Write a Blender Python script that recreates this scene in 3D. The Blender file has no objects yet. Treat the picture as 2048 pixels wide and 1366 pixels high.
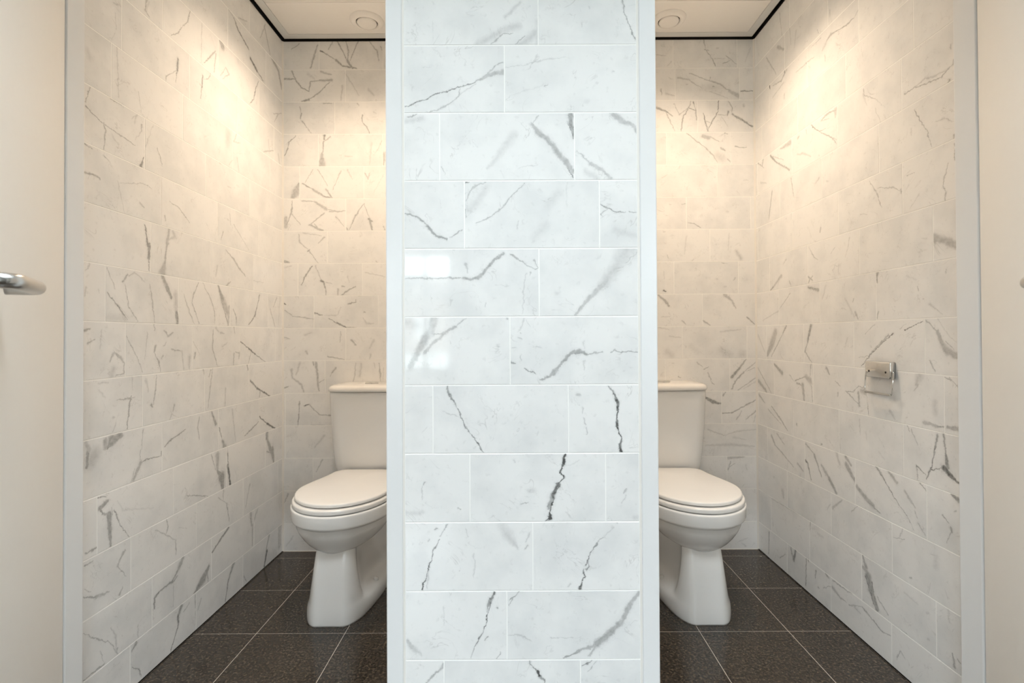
import bpy, bmesh, math, random
from mathutils import Matrix, Vector

# ------------------------------------------------------------------ camera
SC = bpy.context.scene
COL = SC.collection
EYE = 0.9994
PITCH, YAW, ROLL = 0.0094, -0.0002, 0.0048
FPX, CX, CY = 1036.90, 1033.91, 663.89          # focal length and principal point at 2048 x 1366
cam_data = bpy.data.cameras.new('camera')
cam = bpy.data.objects.new('camera', cam_data)
COL.objects.link(cam)
cam_data.sensor_fit = 'HORIZONTAL'
cam_data.sensor_width = 36.0
cam_data.lens = 36.0 * FPX / 2048.0
cam_data.shift_x = -(CX - 1024.0) / 2048.0
cam_data.shift_y = (CY - 683.0) / 2048.0
cam_data.clip_start = 0.02
c_, s_ = math.cos, math.sin
M_yaw = Matrix(((c_(YAW), -s_(YAW), 0), (s_(YAW), c_(YAW), 0), (0, 0, 1)))
M_pit = Matrix(((1, 0, 0), (0, c_(PITCH), s_(PITCH)), (0, -s_(PITCH), c_(PITCH))))
M_rol = Matrix(((c_(ROLL), 0, -s_(ROLL)), (0, 1, 0), (s_(ROLL), 0, c_(ROLL))))
M = M_rol @ M_pit @ M_yaw
right, fwd, up = M[0], M[1], M[2]
cam.matrix_world = Matrix(((right[0], up[0], -fwd[0], 0), (right[1], up[1], -fwd[1], 0),
                           (right[2], up[2], -fwd[2], EYE), (0, 0, 0, 1)))
cam_data.dof.use_dof = True
cam_data.dof.focus_distance = 1.55
cam_data.dof.aperture_fstop = 5.6
SC.camera = cam

# ------------------------------------------------------------------ light
SKY = (0.885, 0.928, 1.0)
SKY_STRENGTH = 16.0
SPOT_POWER = 42.0
SPOT_COLOR = (1.0, 0.79, 0.58)
world = bpy.data.worlds.new('overcast_sky')
SC.world = world
world.use_nodes = True
wn = world.node_tree.nodes
wn['Background'].inputs['Color'].default_value = (*SKY, 1)
wn['Background'].inputs['Strength'].default_value = SKY_STRENGTH
SC.view_settings.view_transform = 'Standard'
SC.view_settings.look = 'None'
SC.view_settings.gamma = 1.0
SC.view_settings.use_curve_mapping = False
SC.view_settings.exposure = 0.25
SC.cycles.use_denoising = True
SC.cycles.max_bounces = 5
SC.cycles.diffuse_bounces = 5
SC.cycles.glossy_bounces = 3
SC.cycles.use_adaptive_sampling = True
SC.cycles.adaptive_threshold = 0.10
SC.cycles.adaptive_min_samples = 16
SC.cycles.caustics_reflective = False
SC.cycles.sample_clamp_indirect = 6.0

# ------------------------------------------------------------------ dimensions (metres)
YF, YB = 1.1585, 2.4375            # front face of the partition, tiled back wall
XL, XR = -1.1026, 1.1260           # tiled side walls
PXL, PXR = -0.2927, 0.3141         # partition with its white corner posts
TXL, TXR = -0.2515, 0.2710         # tiled field on the partition's end
CEIL = 2.4101
ZJ = EYE + 0.0453                  # a course joint; courses repeat every PITCH_Z
PITCH_Z, PITCH_U, JOINT = 0.1525, 0.3025, 0.0026
TILE_T = 0.008
YW = -2.40                         # window wall behind the camera
XA = 3.20                          # half width of the anteroom
HEAD_Z = 2.16                      # underside of the door heads
WINDOWS = [(-2.30, -0.587, 0.66, 1.80), (1.13, 2.30, 0.50, 2.10)]  # second window is unseen, added to bring in more daylight
for i, (x0, x1, z0, z1) in enumerate(WINDOWS):
    ld = bpy.data.lights.new('window_portal', 'AREA')
    ld.shape = 'RECTANGLE'; ld.size = x1 - x0; ld.size_y = z1 - z0
    ld.cycles.is_portal = True
    lo = bpy.data.objects.new('window_portal', ld); COL.objects.link(lo)
    lo.location = ((x0 + x1) / 2, YW - 0.26, (z0 + z1) / 2)
    lo.rotation_euler = (math.radians(90), 0, 0)   # emits towards +Y

ADDED_ROOFLIGHT = (-0.90, 0.90, 0.10, 0.80)           # unseen skylight, added to brighten the partition and toilets: x0 x1 y0 y1
ld = bpy.data.lights.new('window_portal', 'AREA')
ld.shape = 'RECTANGLE'; ld.size = ADDED_ROOFLIGHT[1] - ADDED_ROOFLIGHT[0]; ld.size_y = ADDED_ROOFLIGHT[3] - ADDED_ROOFLIGHT[2]
ld.cycles.is_portal = True
lo = bpy.data.objects.new('window_portal', ld); COL.objects.link(lo)
lo.location = ((ADDED_ROOFLIGHT[0] + ADDED_ROOFLIGHT[1]) / 2, (ADDED_ROOFLIGHT[2] + ADDED_ROOFLIGHT[3]) / 2, CEIL + 0.20)

# ------------------------------------------------------------------ helpers
def link(o, parent=None):
    COL.objects.link(o)
    if parent is not None:
        o.parent = parent
    return o

def tag(o, label=None, cat=None, group=None, kind=None):
    if label: o['label'] = label
    if cat: o['category'] = cat
    if group: o['group'] = group
    if kind: o['kind'] = kind
    return o

def empty(name, loc=(0, 0, 0), rz=0.0):
    o = bpy.data.objects.new(name, None)
    o.empty_display_size = 0.05
    o.location = loc; o.rotation_euler = (0, 0, rz)
    return link(o)

def mesh_obj(name, bm, mat, parent=None, smooth=False, loc=None, rot=None):
    me = bpy.data.meshes.new(name)
    bmesh.ops.recalc_face_normals(bm, faces=bm.faces)
    bm.to_mesh(me); bm.free()
    if mat is not None: me.materials.append(mat)
    if smooth:
        me.polygons.foreach_set('use_smooth', [True] * len(me.polygons))
    o = bpy.data.objects.new(name, me)
    if loc is not None: o.location = loc
    if rot is not None: o.rotation_euler = rot
    return link(o, parent)

def box_bm(x0, x1, y0, y1, z0, z1, bm=None, bevel=0.0, seg=2):
    new = bmesh.new()
    bmesh.ops.create_cube(new, size=1.0)
    for v in new.verts:
        v.co = Vector(((x0 + x1) / 2 + v.co.x * (x1 - x0), (y0 + y1) / 2 + v.co.y * (y1 - y0),
                       (z0 + z1) / 2 + v.co.z * (z1 - z0)))
    if bevel > 0:
        bmesh.ops.bevel(new, geom=list(new.edges), offset=bevel, segments=seg, affect='EDGES', profile=0.5)
    if bm is None: return new
    me = bpy.data.meshes.new('t'); new.to_mesh(me); new.free(); bm.from_mesh(me); bpy.data.meshes.remove(me)
    return bm

def box(name, x0, x1, y0, y1, z0, z1, mat, parent=None, bevel=0.0, seg=2):
    return mesh_obj(name, box_bm(x0, x1, y0, y1, z0, z1, None, bevel, seg), mat, parent)

def loft_bm(sections, cap0=True, cap1=True, closed=True, bm=None):
    """sections: lists of Vector, all of one length, joined ring to ring"""
    bm = bm or bmesh.new()
    rings = [[bm.verts.new(p) for p in s] for s in sections]
    n = len(rings[0])
    for a, b in zip(rings, rings[1:]):
        for i in range(n if closed else n - 1):
            j = (i + 1) % n
            bm.faces.new((a[i], a[j], b[j], b[i]))
    if cap0: bm.faces.new(rings[0][::-1])
    if cap1: bm.faces.new(rings[-1])
    return bm

def tube_bm(path, r, n=12, bm=None):
    pts = [Vector(p) for p in path]
    secs = []
    up0 = Vector((0, 0, 1))
    for i, p in enumerate(pts):
        d = (pts[min(i + 1, len(pts) - 1)] - pts[max(i - 1, 0)]).normalized()
        ref = up0 if abs(d.dot(up0)) < 0.9 else Vector((1, 0, 0))
        a = d.cross(ref).normalized(); b = d.cross(a).normalized()
        rr = r[i] if isinstance(r, (list, tuple)) else r
        secs.append([p + a * (rr * math.cos(2 * math.pi * k / n)) + b * (rr * math.sin(2 * math.pi * k / n)) for k in range(n)])
    return loft_bm(secs, bm=bm)

def lathe_bm(profile, n=40, bm=None):
    """profile: (radius, z) pairs turned about the z axis"""
    bm = bm or bmesh.new()
    rings = []
    for r, z in profile:
        if r < 1e-6: rings.append([bm.verts.new((0, 0, z))])
        else: rings.append([bm.verts.new((r * math.cos(2 * math.pi * k / n), r * math.sin(2 * math.pi * k / n), z)) for k in range(n)])
    for a, b in zip(rings, rings[1:]):
        for k in range(n):
            j = (k + 1) % n
            if len(a) == 1 and len(b) == 1: continue
            if len(a) == 1: bm.faces.new((a[0], b[j], b[k]))
            elif len(b) == 1: bm.faces.new((a[k], a[j], b[0]))
            else: bm.faces.new((a[k], a[j], b[j], b[k]))
    return bm

# ------------------------------------------------------------------ materials
def simple_mat(name, color, rough=0.5, metal=0.0, spec=0.5, coat=0.0):
    m = bpy.data.materials.new(name); m.use_nodes = True
    b = m.node_tree.nodes['Principled BSDF']
    b.inputs['Base Color'].default_value = (*color, 1)
    b.inputs['Roughness'].default_value = rough
    b.inputs['Metallic'].default_value = metal
    b.inputs['Specular IOR Level'].default_value = spec
    b.inputs['Coat Weight'].default_value = coat
    return m

def grain_mat(name, c0, c1, scale, rough, detail=4, bump=0.0, spec=0.5):
    """two tones mixed by noise in object space, with a little bump"""
    m = simple_mat(name, c0, rough, spec=spec)
    nt = m.node_tree; N = nt.nodes; L = nt.links
    tc = N.new('ShaderNodeTexCoord'); nz = N.new('ShaderNodeTexNoise')
    nz.inputs['Scale'].default_value = scale; nz.inputs['Detail'].default_value = detail
    L.new(tc.outputs['Object'], nz.inputs['Vector'])
    mx = N.new('ShaderNodeMix'); mx.data_type = 'RGBA'
    mx.inputs[6].default_value = (*c0, 1); mx.inputs[7].default_value = (*c1, 1)
    L.new(nz.outputs['Fac'], mx.inputs[0]); L.new(mx.outputs[2], N['Principled BSDF'].inputs['Base Color'])
    if bump:
        bp = N.new('ShaderNodeBump'); bp.inputs['Strength'].default_value = bump; bp.inputs['Distance'].default_value = 0.001
        L.new(nz.outputs['Fac'], bp.inputs['Height']); L.new(bp.outputs['Normal'], N['Principled BSDF'].inputs['Normal'])
    return m

M_WALLPAINT = grain_mat('painted_wall', (0.82, 0.81, 0.79), (0.85, 0.84, 0.82), 60, 0.6)
M_GROUT = grain_mat('grout', (0.92, 0.91, 0.88), (0.95, 0.94, 0.91), 300, 0.8)
M_SEALANT = simple_mat('sealant', (0.82, 0.79, 0.74), 0.4)
M_FRAME = grain_mat('white_lacquer', (0.79, 0.79, 0.785), (0.81, 0.81, 0.805), 25, 0.28)
M_DOOR = grain_mat('cream_door_laminate', (0.87, 0.84, 0.79), (0.89, 0.86, 0.81), 40, 0.32)
M_CEIL = grain_mat('ceiling_panel', (0.87, 0.85, 0.82), (0.90, 0.88, 0.85), 90, 0.55)
M_CTRIM = simple_mat('ceiling_trim', (0.74, 0.75, 0.74), 0.4)
M_BLACK = simple_mat('black_profile', (0.006, 0.006, 0.006), 0.6, spec=0.2)
M_CERAMIC = grain_mat('glazed_ceramic', (0.87, 0.86, 0.84), (0.89, 0.88, 0.86), 12, 0.06)
M_SEAT = grain_mat('seat_thermoset', (0.86, 0.84, 0.81), (0.88, 0.86, 0.83), 12, 0.12)
M_CHROME = simple_mat('chrome', (0.78, 0.77, 0.75), 0.08, 1.0)
M_SATIN = simple_mat('satin_steel', (0.62, 0.61, 0.59), 0.28, 1.0)
M_DARK = simple_mat('dark_hole', (0.03, 0.025, 0.02), 0.5)
M_FGROUT = grain_mat('floor_grout', (0.56, 0.51, 0.45), (0.62, 0.57, 0.50), 200, 0.8)

def floor_mat():
    m = simple_mat('dark_granite', (0.05, 0.04, 0.035), 0.16)
    nt = m.node_tree; N = nt.nodes; L = nt.links; B = N['Principled BSDF']
    tc = N.new('ShaderNodeTexCoord'); oi = N.new('ShaderNodeObjectInfo')
    ad = N.new('ShaderNodeVectorMath'); ad.operation = 'ADD'
    L.new(tc.outputs['Object'], ad.inputs[0]); L.new(oi.outputs['Location'], ad.inputs[1])
    n1 = N.new('ShaderNodeTexNoise'); n1.inputs['Scale'].default_value = 125; n1.inputs['Detail'].default_value = 5; n1.inputs['Roughness'].default_value = 0.75
    n2 = N.new('ShaderNodeTexNoise'); n2.inputs['Scale'].default_value = 18; n2.inputs['Detail'].default_value = 3
    v1 = N.new('ShaderNodeTexVoronoi'); v1.inputs['Scale'].default_value = 190
    for n in (n1, n2, v1): L.new(ad.outputs[0], n.inputs['Vector'])
    r = N.new('ShaderNodeValToRGB'); L.new(n1.outputs['Fac'], r.inputs['Fac'])
    e = r.color_ramp.elements
    e[0].position = 0.34; e[0].color = (0.018, 0.015, 0.012, 1)
    e[1].position = 0.68; e[1].color = (0.205, 0.158, 0.112, 1)
    k = e.new(0.53); k.color = (0.052, 0.042, 0.033, 1)
    mx = N.new('ShaderNodeMix'); mx.data_type = 'RGBA'; mx.blend_type = 'MULTIPLY'; mx.inputs[0].default_value = 0.7
    r2 = N.new('ShaderNodeValToRGB'); L.new(v1.outputs['Color'], r2.inputs['Fac'])
    r2.color_ramp.elements[0].color = (0.45, 0.45, 0.45, 1); r2.color_ramp.elements[1].color = (1.5, 1.45, 1.4, 1)
    L.new(r.outputs[0], mx.inputs[6]); L.new(r2.outputs[0], mx.inputs[7])
    mx2 = N.new('ShaderNodeMix'); mx2.data_type = 'RGBA'; mx2.blend_type = 'MULTIPLY'; mx2.inputs[0].default_value = 0.35
    L.new(mx.outputs[2], mx2.inputs[6]); L.new(n2.outputs['Fac'], mx2.inputs[7])
    L.new(mx2.outputs[2], B.inputs['Base Color'])
    return m
M_FLOOR = floor_mat()

# -- marble: one node group for the stone, one for a single vein, a material for every veined tile
def vein_group():
    g = bpy.data.node_groups.new('vein_segment', 'ShaderNodeTree')
    I = g.interface
    for nm, tp in (('P', 'NodeSocketVector'), ('A', 'NodeSocketVector'), ('BA', 'NodeSocketVector'), ('Inv', 'NodeSocketFloat'),
                   ('W0', 'NodeSocketFloat'), ('DW', 'NodeSocketFloat'), ('Soft', 'NodeSocketFloat'), ('Dark', 'NodeSocketFloat'), ('Wob', 'NodeSocketFloat'), ('Prev', 'NodeSocketFloat')):
        I.new_socket(name=nm, in_out='INPUT', socket_type=tp)
    I.new_socket(name='Mask', in_out='OUTPUT', socket_type='NodeSocketFloat')
    N = g.nodes; L = g.links
    gi = N.new('NodeGroupInput'); go = N.new('NodeGroupOutput')
    def vm(op, a, b=None):
        n = N.new('ShaderNodeVectorMath'); n.operation = op
        L.new(a, n.inputs[0])
        if b is not None: L.new(b, n.inputs[3] if op == 'SCALE' else n.inputs[1])
        return n
    def mm(op, *a, clamp=False):
        n = N.new('ShaderNodeMath'); n.operation = op; n.use_clamp = clamp
        for k, x in enumerate(a):
            if isinstance(x, (int, float)): n.inputs[k].default_value = x
            else: L.new(x, n.inputs[k])
        return n.outputs[0]
    o = gi.outputs
    pa = vm('SUBTRACT', o['P'], o['A']).outputs[0]
    dt = vm('DOT_PRODUCT', pa, o['BA']).outputs['Value']
    h = mm('MULTIPLY', dt, o['Inv'], clamp=True)
    pr = vm('SCALE', o['BA'], h).outputs[0]
    q = vm('SUBTRACT', pa, pr).outputs[0]
    d = vm('LENGTH', q).outputs['Value']
    w = mm('MULTIPLY_ADD', o['DW'], h, o['W0'])
    w = mm('MULTIPLY', w, o['Wob'])
    e = mm('SUBTRACT', w, d)
    s = mm('MULTIPLY_ADD', w, o['Soft'], 0.0004)
    k = mm('DIVIDE', e, s)
    k = mm('ADD', k, 0.45, clamp=True)
    hl = mm('MULTIPLY_ADD', w, 2.2, 0.0012)          # pale halo round the vein
    hq = mm('DIVIDE', d, hl); hq = mm('SUBTRACT', 1.0, hq, clamp=True); hq = mm('MULTIPLY', hq, 0.26)
    k = mm('MAXIMUM', k, hq)
    k = mm('MULTIPLY', k, o['Dark'])
    L.new(mm('MAXIMUM', k, o['Prev']), go.inputs['Mask'])
    return g
G_VEIN = vein_group()

def stone_group():
    """object coordinates in, warped coordinates, a fine mottling and faint natural veining out"""
    g = bpy.data.node_groups.new('marble_stone', 'ShaderNodeTree')
    I = g.interface
    I.new_socket(name='Strength', in_out='INPUT', socket_type='NodeSocketFloat')
    for nm, tp in (('P', 'NodeSocketVector'), ('Cloud', 'NodeSocketFloat'), ('Fine', 'NodeSocketFloat'), ('Break', 'NodeSocketFloat'), ('Wob', 'NodeSocketFloat')):
        I.new_socket(name=nm, in_out='OUTPUT', socket_type=tp)
    N = g.nodes; L = g.links
    gi = N.new('NodeGroupInput'); go = N.new('NodeGroupOutput')
    def mm(op, *a, clamp=False):
        n = N.new('ShaderNodeMath'); n.operation = op; n.use_clamp = clamp
        for k, x in enumerate(a):
            if isinstance(x, (int, float)): n.inputs[k].default_value = x
            else: L.new(x, n.inputs[k])
        return n.outputs[0]
    tc = N.new('ShaderNodeTexCoord'); oi = N.new('ShaderNodeObjectInfo')
    sep = N.new('ShaderNodeSeparateXYZ'); L.new(tc.outputs['Object'], sep.inputs[0])
    cmb = N.new('ShaderNodeCombineXYZ'); L.new(sep.outputs['X'], cmb.inputs['X']); L.new(sep.outputs['Z'], cmb.inputs['Y'])
    seed = N.new('ShaderNodeVectorMath'); seed.operation = 'SCALE'; seed.inputs[0].default_value = (37.0, 91.0, 53.0)
    L.new(oi.outputs['Random'], seed.inputs[3])
    ps = N.new('ShaderNodeVectorMath'); ps.operation = 'ADD'
    L.new(cmb.outputs[0], ps.inputs[0]); L.new(seed.outputs[0], ps.inputs[1])
    def noise(scale, detail, rough=0.5, out='Fac', dist=0.0):
        n = N.new('ShaderNodeTexNoise'); n.noise_dimensions = '2D'
        n.inputs['Scale'].default_value = scale; n.inputs['Detail'].default_value = detail
        n.inputs['Roughness'].default_value = rough; n.inputs['Distortion'].default_value = dist
        L.new(ps.outputs[0], n.inputs['Vector']); return n.outputs[out]
    def warp(src, scale, amp):
        c = noise(scale, 2, 0.6, 'Color')
        s = N.new('ShaderNodeVectorMath'); s.operation = 'SUBTRACT'; L.new(c, s.inputs[0]); s.inputs[1].default_value = (0.5, 0.5, 0.5)
        m = N.new('ShaderNodeVectorMath'); m.operation = 'MULTIPLY'; L.new(s.outputs[0], m.inputs[0]); m.inputs[1].default_value = (amp, amp, 0)
        a = N.new('ShaderNodeVectorMath'); a.operation = 'ADD'; L.new(src, a.inputs[0]); L.new(m.outputs[0], a.inputs[1])
        return a.outputs[0]
    p = warp(cmb.outputs[0], 60, 0.0095)
    p = warp(p, 280, 0.0032)
    L.new(p, go.inputs['P'])
    cl = noise(9, 4, 0.55)
    cl = mm('SUBTRACT', cl, 0.50); cl = mm('MULTIPLY', cl, 2.8)
    tone = mm('MULTIPLY_ADD', oi.outputs['Random'], 0.75, -0.12)      # some tiles are greyer than others
    cl = mm('ADD', cl, tone, clamp=True)
    L.new(cl, go.inputs['Cloud'])
    # faint natural veining: the zero line of a stretched noise, broken up by another
    rd = noise(11, 4, 0.6, dist=0.5)
    rd = mm('SUBTRACT', rd, 0.5); rd = mm('ABSOLUTE', rd); rd = mm('DIVIDE', rd, 0.012); rd = mm('SUBTRACT', 1.0, rd, clamp=True)
    br = noise(16, 3, 0.6)
    b2 = mm('SUBTRACT', br, 0.5); b2 = mm('MULTIPLY', b2, 6.0, clamp=True)
    fv = mm('MULTIPLY', rd, b2); fv = mm('MULTIPLY', fv, gi.outputs['Strength'])
    sp = noise(70, 2, 0.5); sp = mm('SUBTRACT', sp, 0.66); sp = mm('MULTIPLY', sp, 4.0, clamp=True); sp = mm('MULTIPLY', sp, 0.22)
    L.new(mm('MAXIMUM', fv, sp), go.inputs['Fine'])
    nb = N.new('ShaderNodeTexNoise'); nb.noise_dimensions = '2D'; nb.inputs['Scale'].default_value = 95; nb.inputs['Detail'].default_value = 2
    L.new(ps.outputs[0], nb.inputs['Vector'])
    sc = N.new('ShaderNodeSeparateColor'); L.new(nb.outputs['Color'], sc.inputs[0])
    L.new(mm('MULTIPLY_ADD', sc.outputs[0], 0.9, 0.58), go.inputs['Break'])
    L.new(mm('MULTIPLY_ADD', sc.outputs[1], 2.0, 0.05), go.inputs['Wob'])
    return g
G_STONE = stone_group()

def marble_mat(name, segs, fine):
    m = simple_mat(name, (0.8, 0.8, 0.78), 0.055, spec=0.5)
    nt = m.node_tree; N = nt.nodes; L = nt.links; B = N['Principled BSDF']
    st = N.new('ShaderNodeGroup'); st.node_tree = G_STONE; st.inputs['Strength'].default_value = fine
    prev = None
    for (ax, ay, bx, by, w0, w1, d) in segs:
        n = N.new('ShaderNodeGroup'); n.node_tree = G_VEIN
        L.new(st.outputs['P'], n.inputs['P']); 
        if max(w0, w1) < 0.0024: L.new(st.outputs['Wob'], n.inputs['Wob'])
        else: n.inputs['Wob'].default_value = 1.0
        n.inputs['A'].default_value = (ax, ay, 0)
        n.inputs['BA'].default_value = (bx - ax, by - ay, 0)
        n.inputs['Inv'].default_value = 1.0 / max(1e-8, (bx - ax) ** 2 + (by - ay) ** 2)
        n.inputs['W0'].default_value = w0; n.inputs['DW'].default_value = w1 - w0
        n.inputs['Soft'].default_value = 1.4 if d < 0.27 else (0.8 if d < 0.5 else 0.6)
        n.inputs['Dark'].default_value = d
        if prev is not None: L.new(prev, n.inputs['Prev'])
        prev = n.outputs['Mask']
    # white stone with pale grey clouds
    c1 = N.new('ShaderNodeMix'); c1.data_type = 'RGBA'
    c1.inputs[6].default_value = (0.870, 0.862, 0.845, 1); c1.inputs[7].default_value = (0.775, 0.775, 0.765, 1)
    L.new(st.outputs['Cloud'], c1.inputs[0])
    c2 = N.new('ShaderNodeMix'); c2.data_type = 'RGBA'
    c2.inputs[7].default_value = (0.40, 0.39, 0.37, 1)
    L.new(c1.outputs[2], c2.inputs[6]); L.new(st.outputs['Fine'], c2.inputs[0])
    col = c2.outputs[2]
    if prev is not None:
        mu = N.new('ShaderNodeMath'); mu.operation = 'MULTIPLY'; mu.use_clamp = True
        L.new(prev, mu.inputs[0]); L.new(st.outputs['Break'], mu.inputs[1])
        c3 = N.new('ShaderNodeMix'); c3.data_type = 'RGBA'
        c3.inputs[7].default_value = (0.105, 0.105, 0.100, 1)
        L.new(col, c3.inputs[6]); L.new(mu.outputs[0], c3.inputs[0])
        col = c3.outputs[2]
    L.new(col, B.inputs['Base Color'])
    return m
M_MARBLE = marble_mat('marble', [], 0.30)
M_MARBLE_STRONG = marble_mat('marble_veined', [], 0.55)

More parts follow.
